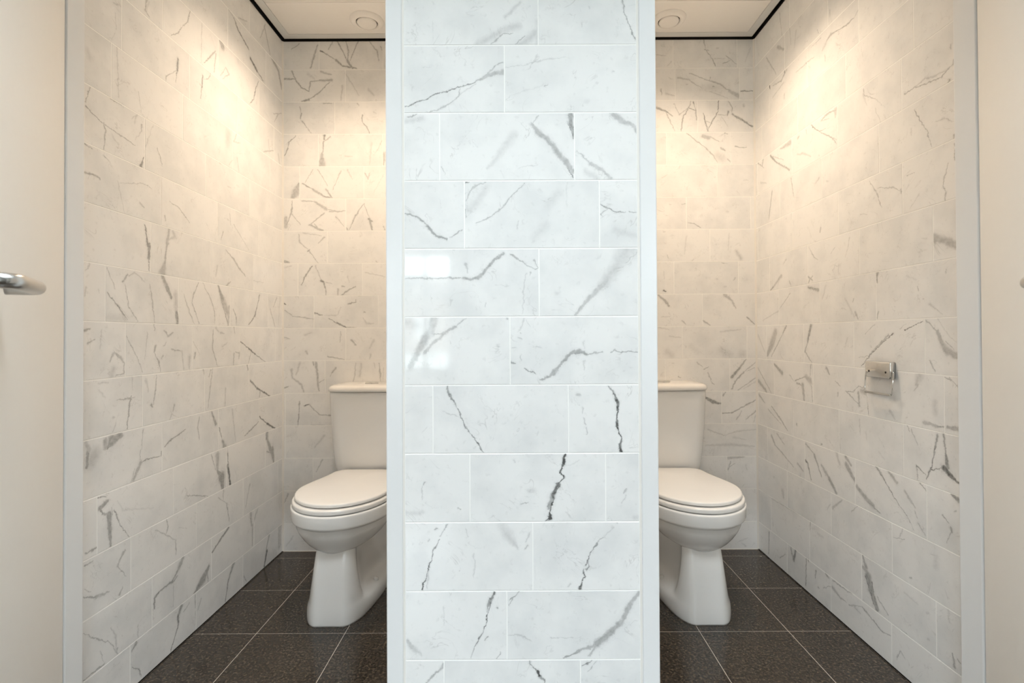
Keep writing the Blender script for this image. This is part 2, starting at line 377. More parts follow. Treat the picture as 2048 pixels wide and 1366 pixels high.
# vein lines on the stone, in 0.1 mm along each wall: u0 z0 u1 z1 width0 width1 darkness(%)
VEINS = {
    'pillar': '''
98 17503 -232 17174 69 69 20;-46 16827 -265 16797 11 25 40;-265 16797 -453 16656 25 25 40;-453 16656 -547 16562 25 11 40;
49 16999 -358 16844 157 157 18;-358 16844 -860 16564 157 157 18;204 16741 79 16654 11 25 45;79 16654 -16 16553 25 11 45;
455 16840 266 16653 141 141 22;266 16653 109 16553 141 141 22;503 17092 485 16551 94 94 13;-1858 17103 -1860 16632 15 8 10;
2414 17554 2428 17365 44 34 45;2428 17365 2474 17176 34 25 45;2474 17176 2627 16798 11 25 60;2627 16798 2735 16578 25 11 60;
1656 17400 1668 17369 25 14 20;1503 17055 1497 16961 35 20 20;-2489 15159 -2114 15308 10 22 65;-2114 15308 -1739 15469 22 22 65;
-1739 15469 -1363 15577 22 22 65;-1363 15577 -1051 15670 22 22 65;-1051 15670 -863 15747 22 10 65;-863 15747 -644 15856 44 71 35;
-644 15856 -456 15918 71 98 35;-456 15918 -284 15949 98 126 35;-863 15747 -612 15919 11 25 35;-612 15919 -455 16091 25 25 35;
-455 16091 -283 16168 25 11 35;-894 15685 -1255 15435 13 8 30;-1238 15608 -1286 15404 8 19 35;-1286 15404 -1427 15264 19 19 35;
-1427 15264 -1802 15078 19 19 35;-1802 15078 -2021 15047 19 8 35;-2080 16052 -1893 16051 15 8 20;-221 16042 232 16103 10 22 20;
232 16103 639 16211 22 22 20;639 16211 1108 16271 22 10 20;-209 15321 -115 15399 20 11 20;-115 15399 323 15553 10 22 10;323 15553 667 15646 22 10 10;
636 15640 714 15652 30 17 40;2184 15946 2215 15946 45 25 25;1586 15265 1618 15265 94 94 10;-2459 14940 -2334 14955 14 31 40;
-2334 14955 -2240 15001 31 14 40;-2459 14846 -2115 14907 125 125 15;366 14769 474 14581 62 94 42;474 14581 692 14423 125 125 42;
692 14423 878 14203 125 125 42;878 14203 1002 14014 125 125 42;1002 14014 1157 13857 125 125 42;1157 13857 1265 13700 125 125 42;
1156 13763 1280 13559 25 14 70;366 14769 476 14894 11 25 30;476 14894 507 14956 25 11 30;1226 14984 1240 14734 140 89 55;
1240 14734 1279 14420 89 37 55;1147 14828 1224 14608 8 19 70;1224 14608 1269 14420 19 8 70;-57 14521 -308 14177 188 141 15;
-308 14177 -465 13959 141 94 15;-465 13959 -653 13757 94 47 15;-1682 13809 -1589 13652 20 11 30;65 13769 252 13830 8 19 20;
252 13830 470 13829 19 8 20;-341 13708 -264 13551 20 11 12;2193 14980 2380 14822 141 125 35;2380 14822 2535 14759 125 110 35;
2535 14759 2660 14695 94 78 33;2660 14695 2721 14554 78 62 33;1346 14154 1532 14012 14 31 30;1532 14012 1656 13870 31 14 30;
1656 13870 1811 13791 78 78 30;1811 13791 1967 13666 78 78 30;1967 13666 2122 13524 78 78 30;1561 13699 1810 13541 125 125 15;
-2480 12757 -2371 12757 35 20 45;-2371 12757 -2153 12646 22 50 50;-2153 12646 -2014 12490 50 22 50;-2014 12490 -1812 12286 69 50 50;
-1812 12286 -1563 12175 50 31 50;-1485 12222 -1344 12315 14 31 45;-1344 12315 -1204 12408 31 14 45;-1137 13454 -1059 13469 20 11 80;
-1139 13032 -1029 13250 14 31 28;-1029 13250 -904 13406 31 31 28;-904 13406 -685 13467 31 14 28;188 13447 -63 13199 13 28 35;
-63 13199 -345 12872 28 28 35;-345 12872 -658 12623 28 28 35;-658 12623 -907 12547 28 13 35;-655 13342 -874 13031 156 156 12;
-874 13031 -1062 12844 156 156 12;-1140 12844 -1125 12688 25 14 30;28 12589 27 12402 30 17 20;935 13209 715 12929 187 187 10;
650 12492 431 12244 187 187 10;1139 13427 1120 12896 20 11 12;1884 12970 1993 12907 13 28 50;1993 12907 2117 12829 28 28 50;
2117 12829 2241 12781 28 28 50;2241 12781 2428 12780 28 13 50;2522 12770 2678 12770 22 13 50;2055 12860 1883 12736 14 31 35;
1883 12736 1929 12689 31 14 35;2207 12360 2705 12233 125 125 12;-2500 11307 -2126 11320 17 37 40;-2126 11320 -1753 11303 37 37 40;
-1753 11303 -1441 11317 37 37 40;-1441 11317 -1192 11316 37 17 40;-1192 11316 -1037 11284 75 75 45;-1037 11284 -881 11314 75 75 45;
-881 11314 -741 11423 75 75 45;-741 11423 -631 11578 69 69 45;-631 11578 -475 11733 69 69 45;-475 11733 -303 11857 69 69 45;
-163 11841 -7 11747 17 37 42;-7 11747 210 11636 37 17 42;210 11636 396 11495 11 25 40;396 11495 474 11526 25 11 40;382 11698 483 11526 20 11 40;
-1129 11627 -1083 11440 68 25 30;287 11433 302 11340 20 11 30;225 11434 161 11122 13 28 22;161 11122 127 10500 28 13 22;-508 11157 -166 11124 15 8 15;
-1474 10819 -1490 10694 35 20 20;-712 10753 -697 10675 25 14 25;2454 11922 2171 11487 405 249 20;2171 11487 1919 11145 249 187 25;
1919 11145 1544 10773 140 87 32;1544 10773 1309 10479 75 75 35;2718 11905 2420 11610 25 14 30;2044 11113 1857 11068 20 11 30;
876 10963 907 10963 93 93 15;2710 10783 2710 10705 35 20 30;-1849 10416 -1943 10105 187 187 35;-1943 10105 -2037 9982 187 187 35;
-2037 9982 -2225 9672 187 166 38;-2225 9672 -2318 9486 166 145 38;-2318 9486 -2397 9331 145 124 38;-1881 10059 -1664 10073 30 17 35;
-1134 10413 -1258 10335 14 31 35;-1258 10335 -1383 10227 31 14 35;-1383 10227 -1664 10057 68 68 40;-1664 10057 -1882 9856 68 68 32;
-1882 9856 -2069 9640 68 68 32;-2471 10326 -2254 10262 218 218 18;-421 9787 -406 9756 50 28 20;-225 10408 -200 10402 40 22 40;
945 9361 1132 9547 43 65 50;1132 9547 1257 9655 65 87 50;1257 9655 1413 9660 87 78 50;1413 9660 1537 9607 78 68 50;1537 9607 1723 9622 17 37 40;
1723 9622 1910 9652 37 17 40;2096 9635 2190 9697 14 31 45;2190 9697 2314 9634 31 14 45;2314 9634 2724 9657 32 18 50;142 10391 110 10220 13 28 20;
110 10220 0 10096 28 13 20;204 10375 296 10219 20 11 18;72 10080 84 10049 30 17 35;15 9987 108 9925 25 14 30;-126 9755 -17 9760 20 11 30;
356 9768 558 9767 15 8 25;1492 9871 1506 9716 25 14 20;75 9536 90 9443 20 11 30;1132 9570 944 9338 68 73 45;944 9338 788 9168 73 78 45;
788 9168 601 9060 68 47 45;601 9060 508 9039 47 25 45;167 9295 291 9232 17 37 55;291 9232 400 9163 37 17 55;-127 9427 -50 9414 30 17 50;
75 9575 90 9466 20 11 35;1489 9444 1488 9258 35 20 25;-1574 8893 -1513 8713 31 56 55;-1513 8713 -1374 8464 56 25 60;-1374 8464 -1266 8216 11 25 60;
-1266 8216 -1174 8029 25 11 60;-1174 8029 -1081 7874 35 20 60;-1081 7874 -927 7687 13 28 65;-927 7687 -757 7414 28 13 65;
-1670 8342 -1484 8263 11 25 25;-1484 8263 -1297 8216 25 11 25;8 8520 8 8458 50 28 12;455 7867 455 7805 35 20 12;2045 8889 2152 8727 44 31 50;
2152 8727 2229 8525 37 81 80;2229 8525 2227 8199 75 25 85;2227 8199 2225 7920 25 43 90;2225 7920 2326 7718 30 17 90;2326 7718 2285 7579 31 53 90;
2285 7579 2314 7409 53 74 90;1345 8699 1376 8693 68 68 30;1452 8389 1451 8296 35 20 25;1481 8172 1527 8016 30 17 30;1527 7954 1532 7830 35 20 30;
2517 7500 2719 7530 20 11 20;1058 7368 1026 7275 43 68 90;1026 7275 1010 7105 81 43 90;1010 7105 947 6966 13 28 95;947 6966 1030 6858 28 28 95;
1030 6858 899 6719 28 13 95;899 6719 914 6626 74 62 80;883 6657 773 6441 56 93 85;773 6441 694 6194 124 105 60;804 6410 757 6256 17 37 95;
757 6256 709 6071 37 17 95;709 6071 709 5947 43 81 95;693 5963 615 5892 30 17 80;1025 7105 1180 7135 8 15 18;1180 7135 1367 7243 15 8 18;
75 6275 230 6299 35 19 40;247 6561 371 6573 93 93 15;-91 7250 -60 7188 25 14 20;-2078 6749 -2094 6702 35 20 40;-2094 6702 -2132 6579 14 31 25;
-2132 6579 -2126 6362 31 14 25;-1336 6173 -1274 6148 30 17 40;-2483 6070 -2111 6084 93 93 15;2417 6588 2370 6496 35 20 35;
2401 6465 2322 6279 25 14 22;2695 6401 2720 6401 124 124 18;2615 5938 2661 5938 93 93 14;-1570 5825 -1617 5748 35 20 55;
-1632 5718 -1741 5564 30 17 45;-1772 5471 -1866 5287 13 28 70;-1866 5287 -1929 5102 28 13 70;-1929 5102 -1976 4886 14 31 85;
-1976 4886 -2038 4671 31 14 85;-2038 4671 -2116 4517 14 31 95;-2116 4517 -2148 4369 31 14 95;-1960 4886 -2007 4640 20 43 25;
-2007 4640 -2039 4393 43 20 25;-1803 5734 -1849 5682 35 20 50;-1974 5503 -1996 5441 40 22 30;-377 5804 -223 5587 186 186 15;
-223 5587 -23 5293 217 62 22;258 5616 179 5431 40 22 25;194 5339 163 5277 45 25 35;-1136 5715 -1128 5545 30 17 20;-999 5190 -969 4974 13 28 20;
-969 4974 -1001 4635 28 13 20;2133 5746 1884 5516 20 11 20;1884 5516 1759 5393 25 14 40;1759 5393 1665 5239 30 17 60;1649 5224 1571 5116 22 13 70;
1571 5116 1540 4993 25 14 85;1540 4993 1493 4885 35 19 80;1555 4977 1576 4869 11 25 60;1576 4869 1523 4793 25 25 60;1523 4793 1461 4824 25 11 60;
1461 4824 1451 4731 17 37 85;1451 4731 1491 4669 37 17 85;1491 4669 1413 4531 17 10 85;1413 4531 1381 4377 25 43 90;1150 4502 1103 4425 49 28 25;
2211 5845 2242 5845 25 14 40;-538 4309 -601 4171 56 68 75;-601 4171 -679 4017 68 68 60;-632 4109 -664 3894 22 13 80;-694 3986 -695 3894 35 19 50;
-664 3894 -711 3740 11 25 85;-711 3740 -774 3494 25 11 85;-774 3494 -867 3279 11 25 75;-867 3279 -1023 3003 25 11 75;-1023 3003 -1055 2850 25 14 30;
-484 3985 -472 3948 35 19 50;-682 3325 -759 3233 25 14 50;-420 2985 -483 2847 25 14 40;-1654 3991 -1655 3591 22 13 20;-2491 3287 -2368 3102 37 108 30;
-2368 3102 -2152 2932 123 37 22;2696 4309 2462 4003 80 105 42;2462 4003 2305 3665 117 105 45;2305 3665 2025 3389 123 136 47;
2025 3389 1745 3175 142 154 48;1745 3175 1558 2899 93 31 40;1683 3129 1342 3008 62 55 40;1342 3008 1187 2932 55 42 50;1187 2932 1001 2856 42 28 50;
19 4322 -105 4199 14 31 50;-105 4199 -199 4138 31 14 50;-105 4199 -199 4030 22 13 45;-249 3369 -48 3368 12 28 25;-48 3368 138 3321 28 28 25;
138 3321 292 3213 28 12 25;694 3303 1220 3301 20 11 25;-1658 2714 -1844 2531 56 43 40;-1844 2531 -2061 2317 43 31 40;243 2789 320 2659 35 19 50;
320 2659 428 2536 44 25 60;428 2536 473 2459 80 31 90;473 2459 581 2320 56 28 60;1417 2685 1526 2730 17 37 60;1526 2730 1619 2791 37 17 60;
1634 2653 1540 2546 25 14 40;1743 2775 1649 2684 20 11 30;''',
    'back': '''
-10209 23901 -10598 23630 50 28 40;-9353 23858 -9548 23233 42 94 40;-9548 23233 -9704 22726 94 42 40;-9237 23545 -9042 23465 62 35 75;
-9042 23465 -8498 23111 50 28 45;-8498 23111 -8187 22836 100 56 50;-8187 22836 -7526 22715 87 49 50;-8419 24010 -7953 23069 56 32 50;
-8030 24008 -7914 23616 28 62 45;-7914 23616 -7953 23069 62 28 45;-7446 24005 -7837 23069 50 28 45;-7953 23069 -7721 22716 124 70 50;
-8652 24011 -8847 23621 50 28 35;-6940 24003 -6552 23531 28 62 35;-6552 23531 -6475 23062 62 28 35;-6396 23765 -6318 23569 37 21 40;
-10911 22224 -10444 22222 88 49 45;-10599 22613 -10405 22221 75 42 45;-10444 22222 -10133 21829 31 70 50;-10133 21829 -9783 21632 70 32 50;
-9783 21632 -9705 22101 32 70 40;-9705 22101 -9277 22138 70 32 40;-9277 22138 -8694 22158 78 125 40;-10095 21166 -9784 21242 78 109 55;
-9784 21242 -9356 21513 28 63 45;-9356 21513 -8811 22057 62 28 45;-9199 22567 -8732 22409 100 56 30;-9821 22453 -9510 22217 125 70 15;
-8189 21898 -8268 21196 75 42 25;-8032 22444 -7412 21426 62 35 20;-6945 21697 -6712 21422 124 70 20;-10212 20893 -10134 20580 37 21 40;
-10134 20580 -10173 20346 62 35 55;-10096 20229 -9902 19955 56 31 45;-9902 19955 -9669 19642 37 21 35;-9084 21067 -8696 21049 50 28 40;
-7491 21036 -7413 20957 62 35 30;-7258 20488 -7259 20176 50 28 50;-7259 20176 -7026 19902 28 62 45;-7026 19902 -6910 19628 62 28 45;
-6714 20642 -6598 20563 62 35 20;-10407 19529 -10718 19218 25 55 50;-10718 19218 -10773 18946 54 24 50;-10773 18946 -10928 18596 56 32 60;
-9047 19545 -9063 19327 109 70 60;-8775 19482 -9048 19249 62 35 35;-9087 19249 -9126 18704 56 31 50;-9165 18704 -9166 18120 78 388 40;
-6834 19160 -6914 18148 99 56 15;-6212 19469 -6641 18692 31 18 30;-6213 18690 -6254 18144 124 70 30;-8078 18543 -7728 18541 50 28 20;
-10254 17269 -10409 16841 78 389 40;-10409 16841 -10526 16608 389 233 40;-10098 17268 -9594 16993 56 31 50;-9594 16993 -9051 16640 124 78 40;
-9051 16640 -8702 16600 75 42 50;-8973 16990 -8741 16639 87 49 40;-9360 17926 -8895 17145 37 21 35;-9593 17927 -9982 17267 37 21 30;
-8273 17843 -8663 16988 44 24 30;-7962 17919 -7730 17451 50 28 25;-7147 17759 -6993 17486 28 62 30;-6993 17486 -6914 17758 62 28 30;
-6722 16823 -6255 17677 31 17 15;-10565 16453 -10604 15909 28 62 45;-10604 15909 -10798 15404 62 28 45;-10099 16451 -9517 16409 62 35 35;
-9517 16409 -8974 16056 78 155 35;-8974 16056 -8431 15937 31 70 35;-8431 15937 -8043 15974 70 32 35;-7189 16320 -7578 15739 24 54 40;
-7578 15739 -7773 15312 54 24 40;-7189 16281 -6880 15502 37 21 35;-6958 15580 -6803 15463 124 70 50;-10604 15866 -10178 15320 50 28 30;
-10876 15634 -10876 15245 186 186 35;-9052 15858 -9751 15317 62 35 40;-9751 15317 -9131 15035 93 78 40;-9518 15355 -9286 15043 50 28 40;
-8819 15935 -8276 15948 62 35 35;-8509 15700 -8122 15232 50 28 30;-7967 15076 -8045 15231 62 35 40;-7578 15773 -7890 15075 62 35 35;
-6919 15576 -6804 15070 124 62 45;-6261 15223 -6183 15028 62 35 35;-10256 14893 -10217 14504 28 62 30;-10217 14504 -9791 14114 62 28 30;
-9791 14114 -9365 13529 50 28 35;-9830 14075 -9752 14152 75 42 50;-10062 14930 -9209 14810 50 28 25;-9054 14731 -9325 14461 75 42 30;
-10916 13576 -10722 13536 124 78 45;-6613 13594 -6575 13516 50 28 30;-9637 13375 -9947 12911 31 70 50;-9947 12911 -10141 12486 70 31 50;
-9482 13375 -9173 12675 37 21 30;-9211 12675 -9072 12612 124 70 60;-9072 12612 -8964 11976 43 24 50;-8979 12596 -8708 12517 50 28 30;
-8398 12283 -8437 12012 87 49 30;-8204 12399 -8088 12398 74 42 35;-7971 12902 -7894 12591 50 28 20;-7584 12396 -7972 12204 35 78 45;
-7972 12204 -8244 11988 78 35 45;-7118 13053 -6189 12854 50 28 25;-10916 13304 -10606 13380 62 35 20;-10948 11613 -10886 11567 74 42 80;
-10917 11288 -10530 11015 56 31 30;-10530 11015 -9988 10935 28 62 35;-9988 10935 -9562 10879 62 28 35;-9523 11165 -9175 11047 70 39 60;
-8826 10875 -8478 10695 37 21 55;-8478 10695 -8014 10461 93 54 60;-8014 10484 -7549 10458 56 31 40;-9058 11046 -8439 11044 21 46 20;
-8439 11044 -8283 11430 47 21 20;-7935 11583 -7586 11659 56 31 50;-7586 11659 -7562 11775 50 28 40;-7184 11192 -7138 11177 62 35 40;
-7239 10922 -7084 10650 42 93 20;-7084 10650 -6736 10648 93 42 20;-10840 10474 -10143 10455 37 21 20;-10918 10010 -10686 9932 74 42 30;
-9912 9347 -9873 9231 124 70 30;-9989 10122 -9679 10236 87 49 20;-8906 9111 -8133 8968 56 31 40;-8285 10268 -8325 9804 43 24 30;
-7783 9879 -7590 9646 108 46 35;-6738 9874 -6932 9488 99 56 20;-6894 9178 -6933 8985 99 56 25;-10222 8808 -10377 8267 99 56 25;
-10609 8500 -10571 8113 111 63 30;-10571 8113 -10146 7802 49 108 30;-10146 7802 -10030 7454 108 49 30;-10919 7651 -10764 7712 62 35 50;
-9603 8843 -9564 8688 56 31 50;-9464 8804 -9387 8262 124 101 40;-9387 8262 -9357 7798 101 77 40;-9357 7798 -9311 7489 74 42 40;
-9333 7876 -9062 8029 50 28 30;-8520 8567 -8714 8336 93 62 40;-8714 8336 -8791 8182 37 21 30;-7591 8795 -7631 8254 31 70 30;
-7631 8254 -7709 7868 70 31 30;-7320 8794 -7399 8176 77 108 25;-6740 8791 -6663 8559 49 28 25;-6493 8790 -6432 8248 35 77 40;
-6432 8248 -6433 7862 77 35 40;-6276 8557 -6317 7938 37 21 25;-10224 6991 -10263 6413 62 35 45;-10263 6413 -10302 5911 56 31 60;
-9992 6797 -9798 6874 62 35 75;-9798 6874 -9528 6602 56 31 35;-9528 6602 -9258 6369 31 69 35;-9258 6369 -8717 6344 69 31 35;
-8833 6344 -8717 6344 74 42 50;-9683 5908 -9065 5905 37 21 20;-9062 5409 -9536 4845 91 51 20;-9158 4278 -9443 3713 61 34 30;
-10766 2683 -10955 2261 61 34 35;-10531 706 -10862 237 60 34 20;8876 24037 8976 23584 44 25 40;8940 23515 9113 23479 56 31 40;
9009 23480 9317 23026 39 22 45;9317 23026 9418 22734 44 25 55;9387 23095 9871 23093 33 19 30;9800 22850 10147 23022 44 25 40;
9941 23232 10456 22777 39 22 35;6621 23283 7105 23246 45 25 25;7345 22966 7171 22759 55 31 20;9495 23581 9599 23609 56 31 25;
11086 23574 10838 22949 55 31 15;11200 23191 11213 23156 33 19 50;7650 22200 8203 22093 97 56 30;8205 22406 9101 22054 50 28 35;
9101 22054 9653 21878 44 97 35;9653 21878 10065 21563 97 44 35;10065 21563 10512 21318 139 208 30;8203 22059 8753 21709 50 28 30;
9172 22193 9157 22054 33 19 40;9306 21775 9375 21761 78 44 40;8822 21708 9790 21703 347 347 10;9166 21533 9993 21216 44 25 25;
8063 21886 8132 21885 56 31 30;10618 21547 11240 21557 69 35 60;7236 22202 7442 22097 44 25 20;6851 21648 6884 21371 55 31 35;
7092 21439 7471 21333 100 56 25;6637 20782 7154 20571 111 69 50;7154 20571 7394 20362 50 28 40;7085 20537 7493 19668 44 25 35;
7468 20951 7706 20430 33 19 30;7706 20430 8158 20774 39 22 35;8158 20774 8264 21086 44 25 40;8158 20774 7878 20325 28 62 50;
7878 20325 7783 19666 62 28 50;8158 20774 8468 20634 39 22 50;8368 21086 8482 20669 33 19 60;8482 20669 8519 20183 50 28 40;
9563 21094 9538 20594 39 22 65;9538 20594 9293 20179 25 55 55;9293 20179 9047 19695 55 25 55;8847 20493 8947 20042 28 62 60;
8947 20042 9047 19660 62 28 60;8982 20146 9154 20041 33 19 40;9537 20421 9917 20419 44 25 35;10022 20592 9986 20384 77 44 50;
10026 21077 10197 20799 25 55 40;10197 20799 10194 20521 55 25 40;10194 20452 10675 20172 83 111 50;10675 20172 11156 19858 97 62 60;
11156 19858 11239 19892 44 25 60;11224 19823 11223 19663 44 25 50;9709 20316 10016 19863 28 16 25;10751 20900 10750 20796 88 50 25;
8045 19561 8525 19177 25 55 40;8525 19177 8868 18933 55 25 40;8868 18933 9279 18515 25 55 35;9279 18515 9518 18168 55 25 35;
8803 19418 9079 19348 166 166 35;9080 19417 9561 19172 67 37 30;9662 18860 9868 18720 89 50 40;9486 18514 9692 18375 347 347 18;
9968 18339 10105 18165 66 37 35;9841 19552 9978 19531 44 25 50;10319 18926 10732 18855 39 22 45;10732 18855 10871 18889 44 25 40;
6833 19220 6902 19220 277 277 10;6855 17454 7132 17591 44 25 20;10719 17331 10926 17330 44 25 20;8080 15331 8356 15295 39 22 40;
8356 15295 8664 15086 44 25 45;7777 16197 7984 16230 39 22 35;7985 16369 8018 16126 28 16 35;7225 16199 7294 16199 66 37 20;
9912 15841 9981 15840 77 44 15;7062 15682 7104 15681 44 25 20;8006 14675 7896 13847 66 37 15;7103 13816 7157 13643 33 19 30;
6939 14908 7008 14908 77 44 20;10344 13973 10548 13627 166 166 25;10007 14804 9966 14044 55 31 15;9650 13424 9926 13389 28 16 35;
6918 12127 7021 12092 83 41 80;10264 12732 10194 12594 55 31 30;9779 12320 9847 12320 66 37 20;9403 12667 9472 12666 66 37 20;
6925 13024 6957 12679 33 19 20;6641 11922 6949 11679 69 124 40;6949 11679 7154 11402 138 83 45;9775 11941 10117 11629 166 83 35;
10117 11629 10286 11284 97 41 35;10833 10868 11174 10522 62 41 45;8732 10706 9075 10511 97 41 40;7768 10710 7939 10537 69 34 35;
6806 10887 7219 10920 50 28 20;6665 10406 7146 10300 77 43 18;7178 9990 7693 9919 66 37 20;9554 10185 10518 10284 77 43 20;
7069 9234 7274 9095 276 276 15;9615 9291 9957 9083 345 344 15;10543 9149 10611 9148 344 344 15;8172 9504 8514 9227 276 276 10;
10747 8873 10433 8461 62 96 45;10433 8461 10086 8051 110 137 55;11192 8733 10638 8289 55 31 30;10638 8289 10222 7844 69 62 45;
10222 7844 10081 7501 62 55 45;11156 8492 10776 8322 33 19 30;11186 8011 10355 7431 44 25 35;11184 7839 10631 7498 44 25 20;
8441 8746 8714 8538 50 28 30;8782 8435 8990 8537 38 22 50;8953 8262 9155 7780 44 25 35;9155 7780 9258 7725 50 28 50;7576 8097 7679 8028 55 31 45;
7306 8717 7374 8717 77 43 20;9666 7194 9770 7351 77 43 45;8834 7100 9211 6881 95 170 60;9211 6881 9550 6814 170 57 60;9631 6360 10057 6377 53 30 50;
10057 6377 10721 6733 60 34 45;10721 6733 11196 6966 68 38 45;11191 6447 10715 6072 68 38 35;10290 6074 10530 6450 60 34 30;
11190 6258 11093 5976 60 34 20;8917 5609 9670 5323 68 38 25;9670 5323 10333 5508 30 66 20;10333 5508 11184 5598 66 30 20;
8816 4855 9950 4897 59 132 20;9950 4897 11082 4797 132 59 20;10141 5226 10707 5129 75 42 15;9850 4266 10227 4283 151 113 35;
10227 4283 10605 4310 113 75 35;9864 3720 9990 4096 90 51 35;9893 3814 10178 4001 45 25 30;10697 3951 10742 3716 60 34 15;
10662 143 10475 284 75 42 20;10760 518 10287 332 45 25 15;''',
    'left': '''
19495 22728 20180 22525 47 27 40;20180 22525 20480 22249 45 101 60;20480 22249 21302 21918 90 42 60;21434 21613 21980 21378 107 138 70;
21980 21378 22554 21204 62 36 50;22121 21025 21910 20640 22 48 50;21910 20640 21703 20053 56 55 50;21703 20053 21368 19658 39 17 50;
20540 22747 21171 23001 63 37 30;22704 23793 22264 22954 62 34 30;22629 23675 23160 22730 85 49 35;23316 22666 23963 22401 217 159 40;
23963 22401 24299 21717 190 116 40;17471 21130 17339 20657 26 57 40;17339 20657 17082 20335 39 17 40;17082 20335 16833 19968 14 30 45;
16833 19968 16471 19676 27 12 45;15402 20115 15334 19775 67 37 40;15334 19775 15507 19685 82 33 30;15506 20134 15403 19819 78 44 15;
16834 19104 16794 18705 108 77 60;16794 18705 16738 18300 36 20 50;16794 18705 16280 18283 12 27 40;16280 18283 16242 18108 41 18 40;
19225 21100 19387 20975 124 300 45;18961 20553 18654 20203 31 67 40;18654 20203 18259 19754 67 30 40;18961 20431 18858 19709 61 34 35;
19608 20282 19833 20145 43 97 30;19833 20145 19388 19731 47 21 30;19280 19801 19608 20282 43 25 25;18114 21072 18087 19662 38 21 25;
18655 19575 18505 19290 16 35 35;18505 19290 18164 19120 27 12 35;18164 19237 18117 18806 72 40 55;18117 18806 18051 18398 42 23 40;
14139 19199 14315 19267 50 29 25;14198 18963 14229 18525 29 16 20;14200 18417 14027 18090 20 11 20;14260 18040 14323 16697 39 22 22;
15073 17190 15207 16620 35 20 20;13273 17401 13350 17273 187 188 12;13353 16503 13227 16060 28 16 40;13227 15955 13755 15750 31 18 55;
13755 15750 14568 15644 14 33 40;14568 15644 14947 15574 34 16 40;13810 15772 13866 15552 22 48 40;13866 15552 13813 15066 42 19 40;
14817 16308 15009 16486 19 43 25;15009 16486 14913 16230 54 24 25;15208 16279 15209 16084 54 30 35;15209 16133 14947 15741 24 13 25;
14032 16517 14444 16521 33 19 35;13205 14993 13437 14929 37 21 40;13813 14889 13981 14801 28 16 35;15278 15354 15178 15052 35 82 60;
15874 15840 16097 15407 39 22 40;15692 16477 15345 15647 16 34 20;15345 15647 15312 15390 39 17 20;13208 14255 13491 14281 61 44 45;
13491 14281 13706 14225 61 26 40;14331 14315 15280 14573 10 24 30;15280 14573 15626 14526 28 13 30;14301 14352 14544 13542 30 17 20;
15148 13977 15316 13874 62 35 30;16444 14340 16844 14283 19 43 35;16844 14283 17439 13904 53 25 35;16214 13840 16252 13693 63 36 30;
19895 14764 19952 14364 56 32 25;23473 20191 24298 20548 44 26 30;23961 20402 23552 19848 65 36 30;20421 18153 20183 17671 29 63 25;
20183 17671 20665 17787 45 21 25;19778 17835 19722 17434 319 318 15;22553 18133 23471 18500 65 38 30;23003 18810 23080 18248 77 43 20;
20302 17131 19836 16652 46 25 20;20422 17108 20543 16624 82 46 20;23959 18484 24126 17925 113 64 25;19724 15795 19951 15797 45 26 20;
15351 13365 15421 13085 56 64 60;15421 13085 15456 12747 63 70 60;15525 12808 15512 12410 138 124 60;15512 12410 15527 12042 45 25 50;
16407 13436 16330 13004 104 148 35;16604 13424 16684 13280 73 164 25;16684 13280 16369 13089 107 47 25;16330 13004 16217 12363 95 53 40;
16217 12363 16105 12013 127 316 35;19448 14002 19286 13662 52 29 40;20185 14410 21303 13632 41 24 25;19614 13348 20186 13058 31 72 35;
20186 13058 20545 12784 80 81 35;20545 12784 21044 12516 74 34 35;19671 12010 19954 12165 56 32 40;21044 12382 22550 12405 44 26 20;
19074 12649 18970 12272 79 44 20;16105 11936 16295 11647 102 192 45;16295 11647 16529 11302 191 134 50;16728 11424 16770 10893 211 163 25;
16770 10840 16852 10469 113 195 55;13934 11904 14222 11353 27 16 35;13937 11260 14342 10862 19 44 50;14342 10862 14677 10531 44 20 50;
14581 11525 14706 10930 20 44 35;14706 10930 15092 10473 41 19 35;14489 11585 14673 11815 67 38 40;14673 11768 14958 11897 21 48 25;
14958 11897 15356 11677 56 26 25;13939 10573 14584 10551 222 233 12;15563 11625 15670 11087 19 43 35;15670 11087 15779 10442 43 19 35;
13370 11914 13242 11748 50 28 25;13244 11305 13219 11093 56 31 25;13662 11302 13673 11216 43 24 20;17940 11923 17666 11501 21 47 40;
17666 11501 17577 11214 51 23 40;17577 11214 17988 10497 41 23 35;17142 11458 17445 10872 26 59 30;17445 10872 17713 10490 57 26 30;
18175 11948 18665 11405 23 53 30;18665 11405 18869 10999 58 59 30;18869 10999 18921 10521 62 28 30;19128 11925 19396 11458 101 226 50;
19396 11458 19728 10980 340 285 35;19288 11511 19784 10511 58 33 50;19840 11175 19784 10479 162 91 30;20128 11127 20365 10816 28 63 40;
20365 10816 20365 10492 72 32 40;22189 11838 21978 11296 63 35 50;21978 11296 21771 10903 39 86 60;21771 10903 21303 10546 67 30 60;
23152 11289 23625 10488 68 39 30;23788 11853 23466 11381 65 36 30;24119 11878 23951 10646 66 37 20;13197 10209 13401 10263 76 34 45;
13300 9873 13533 9977 49 28 35;13747 10216 13721 9736 35 20 20;14027 9373 14170 9614 35 78 35;14170 9614 14405 9492 66 67 35;
14405 9492 14557 9301 75 34 35;14557 9301 14528 9026 28 61 35;14528 9026 14230 8966 48 21 35;14171 9186 14114 9010 174 173 20;
14635 10088 14836 9758 16 35 35;14836 9758 15095 9370 35 16 35;15095 9370 15262 8999 30 17 30;15463 10188 15362 9358 33 18 25;
15707 10490 15779 10241 45 25 30;16222 10247 16376 10066 65 37 35;16376 10066 16611 10172 73 42 35;16533 9646 17019 9581 51 29 35;
17061 9579 17147 8951 60 34 25;15816 9764 15745 9590 89 50 40;15745 9590 15963 9280 17 39 40;15963 9280 16038 8971 43 19 40;
